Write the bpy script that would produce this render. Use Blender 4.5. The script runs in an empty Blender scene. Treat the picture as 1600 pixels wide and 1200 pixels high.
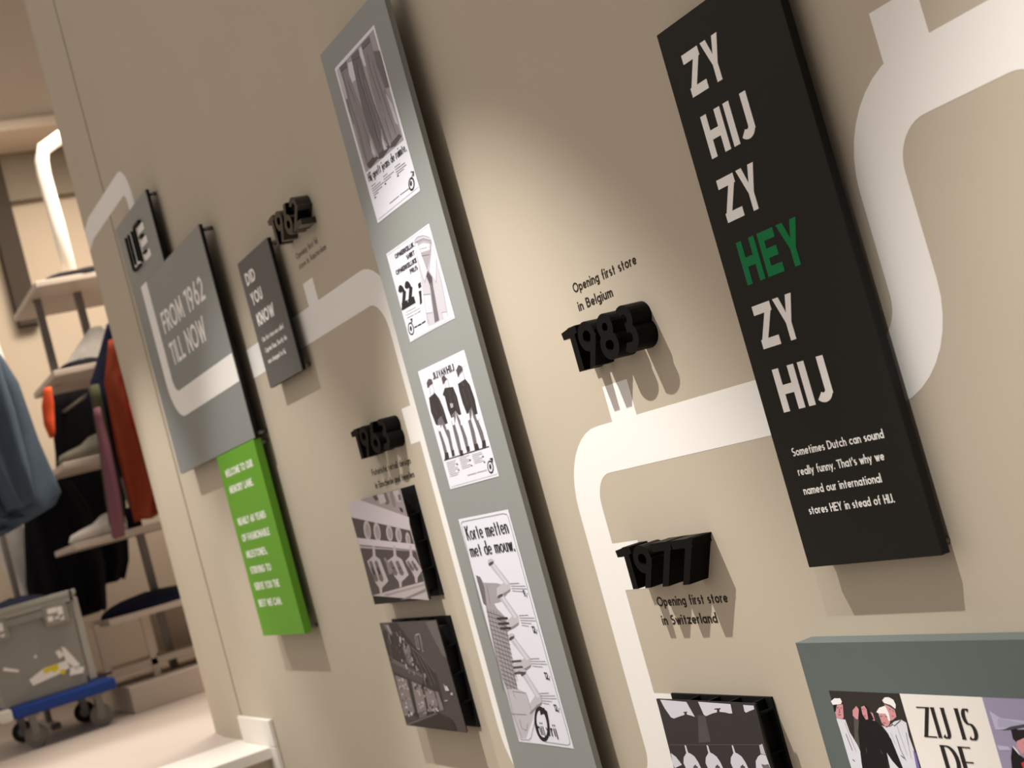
import bpy, bmesh, math, random
from math import sin, cos, pi, radians, sqrt, atan2
from mathutils import Vector, Matrix

S = bpy.context.scene
COL = S.collection

# ------------------------------------------------------------------ camera, world, lights, exposure
yaw, pitch, roll = radians(-61.833), radians(3.089), radians(-15.486)
fw = Vector((sin(yaw)*cos(pitch), cos(yaw)*cos(pitch), sin(pitch)))
rt = Vector((cos(yaw), -sin(yaw), 0)); up = rt.cross(fw)
r2 = cos(roll)*rt + sin(roll)*up; u2 = -sin(roll)*rt + cos(roll)*up
cam = bpy.data.cameras.new('camera'); camo = bpy.data.objects.new('camera', cam); COL.objects.link(camo)
camo.matrix_world = Matrix(((r2.x, u2.x, -fw.x, 0), (r2.y, u2.y, -fw.y, -1.2), (r2.z, u2.z, -fw.z, .654), (0, 0, 0, 1)))
cam.sensor_width = 36; cam.lens = 49.5; cam.clip_start = .05
cam.dof.use_dof = True; cam.dof.focus_distance = 2.05; cam.dof.aperture_fstop = 6.4
S.camera = camo

world = bpy.data.worlds.new('world'); S.world = world; world.use_nodes = True
bg = world.node_tree.nodes['Background']; bg.inputs[0].default_value = (1, .89, .80, 1)
# the surroundings: a bright shop on one side (-X), a dim stairwell on the other
wn = world.node_tree.nodes; wl = world.node_tree.links
wtc = wn.new('ShaderNodeTexCoord'); wdot = wn.new('ShaderNodeVectorMath'); wdot.operation = 'DOT_PRODUCT'; wdot.inputs[1].default_value = (-.88, -.10, .46)
wmap = wn.new('ShaderNodeMapRange'); wmap.inputs[1].default_value = -.7; wmap.inputs[2].default_value = .9; wmap.inputs[3].default_value = .12; wmap.inputs[4].default_value = 1.06
wl.new(wtc.outputs['Generated'], wdot.inputs[0]); wl.new(wdot.outputs['Value'], wmap.inputs[0]); wl.new(wmap.outputs[0], bg.inputs[1])

def spot(x, y, z, tx, tz, watts, size=53, blend=.55, rad=.014, col=(1, .96, .90)):
    l = bpy.data.lights.new('spot', 'SPOT'); l.energy = watts; l.spot_size = radians(size); l.spot_blend = blend
    l.shadow_soft_size = rad; l.color = col
    o = bpy.data.objects.new('ceiling_spot', l); COL.objects.link(o); o.location = (x, y, z)
    o.rotation_euler = (Vector((tx, 0, tz)) - Vector((x, y, z))).to_track_quat('-Z', 'Y').to_euler()
for sx, tz, w in ((-4.85, -2.4, 180), (-3.6, -2.9, 150), (-2.25, -2.9, 350), (-.65, -2.9, 260)):
    spot(sx, -.87, 2.55, sx, tz, w)
def area(name, loc, target, sx, sy, watts, col):
    l = bpy.data.lights.new(name, 'AREA'); l.shape = 'RECTANGLE'; l.size = sx; l.size_y = sy; l.energy = watts; l.color = col
    l.spread = radians(170)
    o = bpy.data.objects.new(name, l); COL.objects.link(o); o.location = loc
    o.rotation_euler = (Vector(target) - Vector(loc)).to_track_quat('-Z', 'Y').to_euler()
area('shop_ceiling_light', (-6.6, .9, 3.2), (-6.9, .2, 0), 1.4, 1.2, 115, (1, .86, .70))
S.view_settings.view_transform = 'Standard'; S.view_settings.look = 'None'; S.view_settings.exposure = 0; S.view_settings.gamma = 1
S.view_settings.use_curve_mapping = False

# ------------------------------------------------------------------ materials
def lin(c):
    return tuple((v/255/12.92 if v <= 10 else ((v/255+.055)/1.055)**2.4) for v in c)
MATS = {}
def mat(name, col, rough=.6, spec=.3, metal=0, noise=0, nscale=60, bump=0, bscale=300, coat=0):
    if name in MATS: return MATS[name]
    m = bpy.data.materials.new(name); m.use_nodes = True; MATS[name] = m
    nt = m.node_tree; b = nt.nodes['Principled BSDF']
    b.inputs['Base Color'].default_value = (*col, 1); b.inputs['Roughness'].default_value = rough
    b.inputs['Specular IOR Level'].default_value = spec; b.inputs['Metallic'].default_value = metal
    if coat: b.inputs['Coat Weight'].default_value = coat; b.inputs['Coat Roughness'].default_value = .05
    tc = nt.nodes.new('ShaderNodeTexCoord')
    if noise:
        n = nt.nodes.new('ShaderNodeTexNoise'); n.inputs['Scale'].default_value = nscale; n.inputs['Detail'].default_value = 4
        nt.links.new(tc.outputs['Object'], n.inputs['Vector'])
        mx = nt.nodes.new('ShaderNodeMixRGB')
        mx.inputs[1].default_value = (*[c*(1-noise) for c in col], 1); mx.inputs[2].default_value = (*[min(1, c*(1+noise)) for c in col], 1)
        nt.links.new(n.outputs['Fac'], mx.inputs[0]); nt.links.new(mx.outputs[0], b.inputs['Base Color'])
    if bump:
        n = nt.nodes.new('ShaderNodeTexNoise'); n.inputs['Scale'].default_value = bscale; n.inputs['Detail'].default_value = 3
        nt.links.new(tc.outputs['Object'], n.inputs['Vector'])
        bp = nt.nodes.new('ShaderNodeBump'); bp.inputs['Strength'].default_value = bump; bp.inputs['Distance'].default_value = .001
        nt.links.new(n.outputs['Fac'], bp.inputs['Height']); nt.links.new(bp.outputs[0], b.inputs['Normal'])
    return m
M_wall = mat('wall_paint', (.49, .43, .34), .75, .2, noise=.03, nscale=5, bump=.12, bscale=180)
M_white = mat('ribbon_white', (.84, .82, .79), .6, .25, noise=.01)
M_trim = mat('trim_white', (.78, .74, .68), .5, .3, noise=.02)
M_floor = mat('floor_stone', (.52, .45, .40), .5, .3, noise=.06, nscale=3)
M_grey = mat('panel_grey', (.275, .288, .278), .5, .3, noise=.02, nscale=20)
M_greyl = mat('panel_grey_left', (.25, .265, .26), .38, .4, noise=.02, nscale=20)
M_dark = mat('panel_charcoal', (.105, .105, .102), .42, .35, noise=.02)
M_slate = mat('panel_slate', (.105, .13, .125), .5, .3, noise=.02, nscale=20)
M_blackp = mat('panel_black', (.0105, .0098, .0075), .55, .16, noise=.05)
M_core = mat('core_black', (.006, .006, .006), .6, .2, noise=.05)
M_gloss = mat('digit_black', (.005, .0047, .0043), .42, .06, noise=.05)
M_chrome = mat('digit_gloss', (.006, .0055, .0055), .12, .55, noise=.05, coat=.4)
M_green = mat('panel_green', (.12, .36, .018), .4, .35, noise=.02)
M_letter = mat('letter_white', (.88, .86, .83), .6, .3, noise=.01)
M_letgreen = mat('letter_green', (.006, .19, .058), .6, .12, noise=.02)
M_caption = mat('caption_brown', (.028, .02, .014), .6, .2, noise=.05)
M_captionf = mat('caption_faded', (.15, .125, .098), .7, .2, noise=.05)
M_steel = mat('spacer_steel', (.22, .21, .20), .35, .5, metal=.8, noise=.03)
PAL = [(226,216,214),(213,201,196),(193,180,174),(163,150,144),(138,126,120),(110,100,95),(82,72,67),(56,48,44),(36,31,29),(48,40,34),(232,217,196),
       (150,136,150),(85,75,66),(214,206,198),(205,138,132),(238,226,222),(24,19,17),(118,103,148),(68,64,70),(182,168,180),(165,155,166),(30,24,24),(205,48,58)]
LIT = (1.0, .90, .76)
SEPIA = [False]
def ink(i):
    if SEPIA[0]: return mat('sepia_ink_%d' % i, tuple(min(.85, v/l*k) for v, l, k in zip(lin(PAL[i]), LIT, (.72, .66, .62))), .5, .25, noise=.015)
    return mat('print_ink_%d' % i, tuple(min(.85, v/l) for v, l in zip(lin(PAL[i]), LIT)), .55, .25, noise=.015)

# ------------------------------------------------------------------ mesh building
class MB:
    def __init__(s): s.v = []; s.f = []; s.mi = []; s.cur = 0
    def face(s, pts):
        n = len(s.v); s.v += [tuple(p) for p in pts]; s.f.append(tuple(range(n, n+len(pts)))); s.mi.append(s.cur)
    def box(s, x0, y0, z0, x1, y1, z1):
        x0, x1 = sorted((x0, x1)); y0, y1 = sorted((y0, y1)); z0, z1 = sorted((z0, z1))
        n = len(s.v); s.v += [(x0,y0,z0),(x1,y0,z0),(x1,y1,z0),(x0,y1,z0),(x0,y0,z1),(x1,y0,z1),(x1,y1,z1),(x0,y1,z1)]
        for f in ((0,3,2,1),(4,5,6,7),(0,1,5,4),(1,2,6,5),(2,3,7,6),(3,0,4,7)): s.f.append(tuple(n+i for i in f)); s.mi.append(s.cur)
        return s
    def prism(s, pts, axis, a, b):
        """closed outline pts (2D) extruded along axis 'x','y' or 'z' from a to b"""
        def P(p, t): return {'x': (t, p[0], p[1]), 'y': (p[0], t, p[1]), 'z': (p[0], p[1], t)}[axis]
        n = len(s.v); k = len(pts)
        s.v += [P(p, a) for p in pts] + [P(p, b) for p in pts]
        s.f += [tuple(n+i for i in range(k)), tuple(n+k+i for i in reversed(range(k)))]; s.mi += [s.cur]*2
        for i in range(k):
            j = (i+1) % k; s.f.append((n+i, n+k+i, n+k+j, n+j)); s.mi.append(s.cur)
        return s
    def strip(s, L, R, y0, y1, closed=False):
        """ribbon with left/right edges (x,z) standing from depth y0 (front) to y1 (back)"""
        n = len(s.v); k = len(L)
        for y in (y0, y1): s.v += [(p[0], y, p[1]) for p in L] + [(p[0], y, p[1]) for p in R]
        rng = range(k if closed else k-1)
        for i in rng:
            j = (i+1) % k
            a, b, c, d = n+i, n+j, n+k+j, n+k+i
            s.f += [(a, b, c, d), (a+2*k, d+2*k, c+2*k, b+2*k), (a, a+2*k, b+2*k, b), (d, c, c+2*k, d+2*k)]; s.mi += [s.cur]*4
        if not closed:
            for i in (0, k-1):
                a, d = n+i, n+k+i; s.f.append((a, d, d+2*k, a+2*k)); s.mi.append(s.cur)
    def tube(s, path, r, n=10, cap=True):
        path = [Vector(p) for p in path]; rings = []
        ref = None
        for i, p in enumerate(path):
            t = (path[min(i+1, len(path)-1)] - path[max(i-1, 0)]).normalized()
            if ref is None: ref = t.orthogonal().normalized()
            a = (ref - t*ref.dot(t)).normalized(); ref = a; b = t.cross(a)
            rr = r[i] if isinstance(r, (list, tuple)) else r
            k = len(s.v); s.v += [tuple(p + a*rr*cos(2*pi*j/n) + b*rr*sin(2*pi*j/n)) for j in range(n)]; rings.append(k)
        for u, w in zip(rings, rings[1:]):
            for j in range(n): s.f.append((u+j, u+(j+1) % n, w+(j+1) % n, w+j)); s.mi.append(s.cur)
        if cap:
            s.f.append(tuple(rings[0]+j for j in reversed(range(n)))); s.f.append(tuple(rings[-1]+j for j in range(n))); s.mi += [s.cur]*2
        return s
    def rings(s, rows, cap=True):
        k = len(rows[0]); n = len(s.v)
        for r in rows: s.v += [tuple(p) for p in r]
        for i in range(len(rows)-1):
            for j in range(k): s.f.append((n+i*k+j, n+i*k+(j+1) % k, n+(i+1)*k+(j+1) % k, n+(i+1)*k+j)); s.mi.append(s.cur)
        if cap:
            s.f.append(tuple(n+j for j in reversed(range(k)))); s.f.append(tuple(n+(len(rows)-1)*k+j for j in range(k))); s.mi += [s.cur]*2
        return s

def tag(o, label=None, cat=None, group=None, kind=None):
    if label: o['label'] = label
    if cat: o['category'] = cat
    if group: o['group'] = group
    if kind: o['kind'] = kind
    return o
def obj(name, mb, mats, parent=None, loc=(0, 0, 0), bevel=0, smooth=False, label=None, world=True):
    """ONE mesh object. Coordinates are given in metres in the place; loc becomes the origin."""
    me = bpy.data.meshes.new(name)
    if world:
        off = Vector(loc)
        if parent is not None:
            off = Vector(loc); p = parent
            while p is not None: off = off + Vector(p.location); p = p.parent
    else: off = Vector((0, 0, 0))
    me.from_pydata([tuple(Vector(v)-off) for v in mb.v], [], mb.f)
    for m in (mats if isinstance(mats, (list, tuple)) else [mats]): me.materials.append(m)
    me.polygons.foreach_set('material_index', mb.mi)
    if smooth: me.polygons.foreach_set('use_smooth', [True]*len(me.polygons))
    bm = bmesh.new(); bm.from_mesh(me); bmesh.ops.recalc_face_normals(bm, faces=bm.faces); bm.to_mesh(me); bm.free()
    me.update()
    o = bpy.data.objects.new(name, me); COL.objects.link(o); o.location = loc; o.parent = parent
    if bevel:
        b = o.modifiers.new('bevel', 'BEVEL'); b.width = bevel; b.segments = 2; b.limit_method = 'ANGLE'; b.angle_limit = radians(40)
    if label: o['label'] = label
    return o
def thing(name, label, cat, loc, group=None, kind=None):
    o = bpy.data.objects.new(name, None); COL.objects.link(o); o.location = loc; o.empty_display_size = .05
    return tag(o, label, cat, group, kind)

# ------------------------------------------------------------------ lettering: centre-line glyphs with a pen width
def G(w, *st): return (w, st)
GL = {
'A': G(.74, (0,0,.37,1), (.37,1,.74,0), (.13,.32,.61,.32)), 'B': G(.5, (0,0,0,1), (0,1,.24,1), ('e',.24,.765,.2,.235,90,-90), (0,.53,.28,.53), ('e',.26,.265,.24,.265,90,-90), (0,0,.26,0)),
'C': G(.68, ('e',.43,.5,.43,.5,52,308)), 'D': G(.62, (0,0,0,1), (0,1,.18,1), ('e',.18,.5,.44,.5,90,-90), (0,0,.18,0)),
'E': G(.42, (0,0,0,1), (0,1,.42,1), (0,.5,.38,.5), (0,0,.42,0)), 'F': G(.4, (0,0,0,1), (0,1,.4,1), (0,.5,.36,.5)),
'G': G(.8, ('e',.43,.5,.43,.5,50,360), (.45,.48,.86,.48)), 'H': G(.52, (0,0,0,1), (.52,0,.52,1), (0,.5,.52,.5)), 'I': G(0, (0,0,0,1)),
'J': G(.28, (.28,1,.28,.2), ('e',.1,.2,.18,.2,0,-140)), 'K': G(.5, (0,0,0,1), (.48,1,0,.46), (.13,.6,.5,0)), 'L': G(.38, (0,0,0,1), (0,0,.38,0)),
'M': G(.8, (0,0,.1,1), (.1,1,.4,.12), (.4,.12,.7,1), (.7,1,.8,0)), 'N': G(.6, (0,0,0,1), (0,1,.6,0), (.6,0,.6,1)), 'O': G(.84, ('e',.42,.5,.42,.5,0,360)),
'P': G(.46, (0,0,0,1), (0,1,.22,1), ('e',.2,.73,.26,.27,90,-90), (0,.46,.22,.46)), 'R': G(.48, (0,0,0,1), (0,1,.22,1), ('e',.2,.73,.26,.27,90,-90), (0,.46,.22,.46), (.18,.46,.48,0)),
'S': G(.44, ('e',.22,.755,.2,.245,50,270), ('e',.2,.255,.24,.255,90,-130)), 'T': G(.5, (.25,0,.25,1), (0,1,.5,1)), 'U': G(.52, (0,1,0,.26), ('e',.26,.26,.26,.26,180,360), (.52,.26,.52,1)),
'V': G(.66, (0,1,.33,0), (.33,0,.66,1)), 'W': G(.96, (0,1,.26,0), (.26,0,.48,.9), (.48,.9,.7,0), (.7,0,.96,1)), 'X': G(.6, (0,0,.6,1), (0,1,.6,0)),
'Y': G(.56, ('Y',)), 'Z': G(.54, (0,1,.54,1), (.54,1,0,0), (0,0,.54,0)),
'0': G(.5, ('e',.25,.5,.25,.5,0,360)), '1': G(.16, (.16,0,.16,1), (0,.97,.16,1)), '2': G(.48, ('e',.24,.72,.23,.28,160,-35), (.42,.55,0,0), (0,0,.48,0)),
'6': G(.52, ('e',.26,.29,.26,.29,0,360), (.3,1,.03,.4)), '9': G(.52, ('e',.26,.71,.26,.29,0,360), (.22,0,.49,.6)), '7': G(.5, (0,1,.5,1), (.5,1,.08,0)),
'8': G(.5, ('e',.25,.76,.2,.24,0,360), ('e',.25,.27,.25,.27,0,360)), '3': G(.46, ('e',.2,.76,.22,.24,130,-90), ('e',.2,.27,.26,.27,90,-130)),
'a': G(.48, ('e',.24,.3,.24,.3,0,360), (.48,0,.48,.6)), 'b': G(.48, ('e',.24,.3,.24,.3,0,360), (0,0,0,1.05)), 'c': G(.42, ('e',.26,.3,.26,.3,50,310)), 'd': G(.48, ('e',.24,.3,.24,.3,0,360), (.48,0,.48,1.05)),
'e': G(.48, ('e',.24,.3,.24,.3,5,320), (.02,.3,.48,.3)), 'f': G(.28, (.12,0,.12,.82), ('e',.27,.82,.15,.22,180,80), (-.03,.58,.3,.58)), 'g': G(.48, ('e',.24,.3,.24,.3,0,360), (.48,.6,.48,-.1), ('e',.25,-.1,.23,.2,0,-130)),
'h': G(.4, (0,0,0,1.05), ('e',.2,.38,.2,.22,180,0), (.4,.38,.4,0)), 'i': G(0, (0,0,0,.6), ('d',0,.95)), 'j': G(.05, (.05,.6,.05,-.15), ('e',-.04,-.15,.09,.1,0,-90), ('d',.05,.95)), 'k': G(.38, (0,0,0,1.05), (.36,.6,0,.27), (.12,.38,.38,0)), 'l': G(0, (0,0,0,1.05)),
'm': G(.68, (0,0,0,.6), ('e',.17,.4,.17,.2,180,0), (.34,.4,.34,0), ('e',.51,.4,.17,.2,180,0), (.68,.4,.68,0)), 'n': G(.4, (0,0,0,.6), ('e',.2,.38,.2,.22,180,0), (.4,.38,.4,0)), 'o': G(.52, ('e',.26,.3,.26,.3,0,360)),
'p': G(.48, ('e',.24,.3,.24,.3,0,360), (0,-.3,0,.6)), 'r': G(.24, (0,0,0,.6), ('e',.2,.34,.2,.26,180,75)), 's': G(.3, ('e',.15,.45,.14,.15,45,270), ('e',.13,.15,.17,.15,90,-130)),
't': G(.3, (.14,0,.14,.85), (-.02,.58,.32,.58)), 'u': G(.4, (0,.6,0,.22), ('e',.2,.22,.2,.22,180,360), (.4,0,.4,.6)), 'v': G(.42, (0,.6,.21,0), (.21,0,.42,.6)), 'w': G(.62, (0,.6,.16,0), (.16,0,.31,.56), (.31,.56,.46,0), (.46,0,.62,.6)),
'y': G(.42, (0,.6,.22,.02), (.42,.6,.1,-.3)), 'z': G(.38, (0,.6,.38,.6), (.38,.6,0,0), (0,0,.38,0)), '.': G(0, ('d',0,0)), ',': G(.04, (.04,.08,0,-.16)), "'": G(0, (0,.98,0,.74)), '-': G(.2, (0,.36,.2,.36)), ' ': G(.2,)}
def clip_y(poly, lo, hi):
    for lim, sg in ((lo, 1), (hi, -1)):
        out = []
        for i, p in enumerate(poly):
            q = poly[(i+1) % len(poly)]; a, b = sg*(p[1]-lim) >= -1e-9, sg*(q[1]-lim) >= -1e-9
            if a: out.append(p)
            if a != b:
                t = (lim-p[1])/(q[1]-p[1]); out.append((p[0]+t*(q[0]-p[0]), lim))
        poly = out
        if not poly: break
    return poly
def glyph_shapes(ch, t, th=None, serif=0):
    """list of ('poly', pts) or ('strip', L, R, closed) in units of the cap height; t is the stem width, th the width of level strokes"""
    th = t if th is None else th
    w, st = GL[ch]; out = []
    fx = lambda x: x + t/2
    fy = lambda y: th/2 + y*(1-th)
    def wid(dx, dy):
        n = math.hypot(dx, dy) or 1; return sqrt((t*dy/n)**2 + (th*dx/n)**2)
    for s in st:
        if s[0] == 'Y':
            W_, c, k_ = w+t, (w+t)/2, t*1.12
            out += [('poly', [(0,1), (k_,1), (c+t*.1,.56), (c+t/2,.40), (c+t/2,.3), (c-t/2,.3), (c-t/2,.40)]), ('poly', [(W_,1), (W_-k_,1), (c-t*.1,.56), (c-t/2,.40), (c-t/2,.3), (c+t/2,.3), (c+t/2,.40)]), ('poly', [(c-t/2,0), (c+t/2,0), (c+t/2,.42), (c-t/2,.42)])]
        elif s[0] == 'd':
            x, y = fx(s[1]), fy(s[2]); r = max(t, .1)*.56; out.append(('poly', [(x+r*cos(a*pi/5), y+r*sin(a*pi/5)) for a in range(10)]))
        elif s[0] == 'e':
            _, cx, cy, rx, ry, a0, a1 = s; closed = abs(a1-a0) >= 360
            n = max(8, int(abs(a1-a0)/14)); L, R = [], []
            for i in range(n if closed else n+1):
                a = radians(a0 + (a1-a0)*i/n); x, y = fx(cx+rx*cos(a)), fy(cy+ry*sin(a))
                dx, dy = -rx*sin(a), ry*(1-th)*cos(a); m = math.hypot(dx, dy) or 1; h = wid(dx, dy)/2
                nx, ny = dy/m, -dx/m
                L.append((x+nx*h, y+ny*h)); R.append((x-nx*h, y-ny*h))
            out.append(('strip', L, R, closed))
        else:
            x0, y0, x1, y1 = fx(s[0]), fy(s[1]), fx(s[2]), fy(s[3]); dx, dy = x1-x0, y1-y0; m = math.hypot(dx, dy); h = wid(dx, dy)/2
            ux, uy = dx/m, dy/m; lo, hi = min(y0, y1), max(y0, y1)
            if abs(dy) < 1e-6: e = 0 if ch in 'TZEFLAHBDPR-ezft' and False else 0
            ext = (th/2 if abs(dx) < 1e-6 else (t if abs(dy) > 1e-6 else 0))
            if abs(dy) < 1e-6: ext = t/2 if ch in 'TZEFL72z1' else 0
            a = (x0-ux*ext, y0-uy*ext); b = (x1+ux*ext, y1+uy*ext)
            q = [(a[0]-uy*h, a[1]+ux*h), (b[0]-uy*h, b[1]+ux*h), (b[0]+uy*h, b[1]-ux*h), (a[0]+uy*h, a[1]-ux*h)]
            q = clip_y(q, lo-th/2 if abs(dy) > 1e-6 else lo-h, hi+th/2 if abs(dy) > 1e-6 else hi+h)
            if ch == 'Z': q = [(p[1], p[0]) for p in clip_y([(p[1], p[0]) for p in q], 0, w+t)]
            if q: out.append(('poly', q))
            if serif and abs(dy) > abs(dx)*.9:
                for (sx, sy) in ((x0, y0), (x1, y1)):
                    if sy < .05+th or sy > .55:
                        yy = min(max(sy, th/2), 1-th/2) if sy <= 1 else sy
                        out.append(('poly', [(sx-serif, yy-th/2), (sx+serif, yy-th/2), (sx+serif, yy+th/2), (sx-serif, yy+th/2)]))
    return w + t, out
def write(mb, text, x0, z0, width, cap, y, t=.16, th=None, gap=.09, serif=0, thick=.0004, depth_step=0):
    """lettering on a plane facing -Y: text starts at x0, sits on z0, is fitted to the given width"""
    tot = 0; lay = []
    for ch in text:
        w, sh = glyph_shapes(ch, t, th, serif); lay.append((tot, sh)); tot += w + gap
    tot -= gap; k = width/tot
    for off, sh in lay:
        f = lambda p: (x0 + (p[0]+off)*k, z0 + p[1]*cap)
        for i, s in enumerate(sh):
            yy = y - .00002*i
            if s[0] == 'poly': mb.prism([f(p) for p in s[1]], 'y', yy-thick, y)
            else:
                L, R = [f(p) for p in s[1]], [f(p) for p in s[2]]
                mb.strip(L, R, yy-thick, y, s[3])
    return mb

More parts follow.
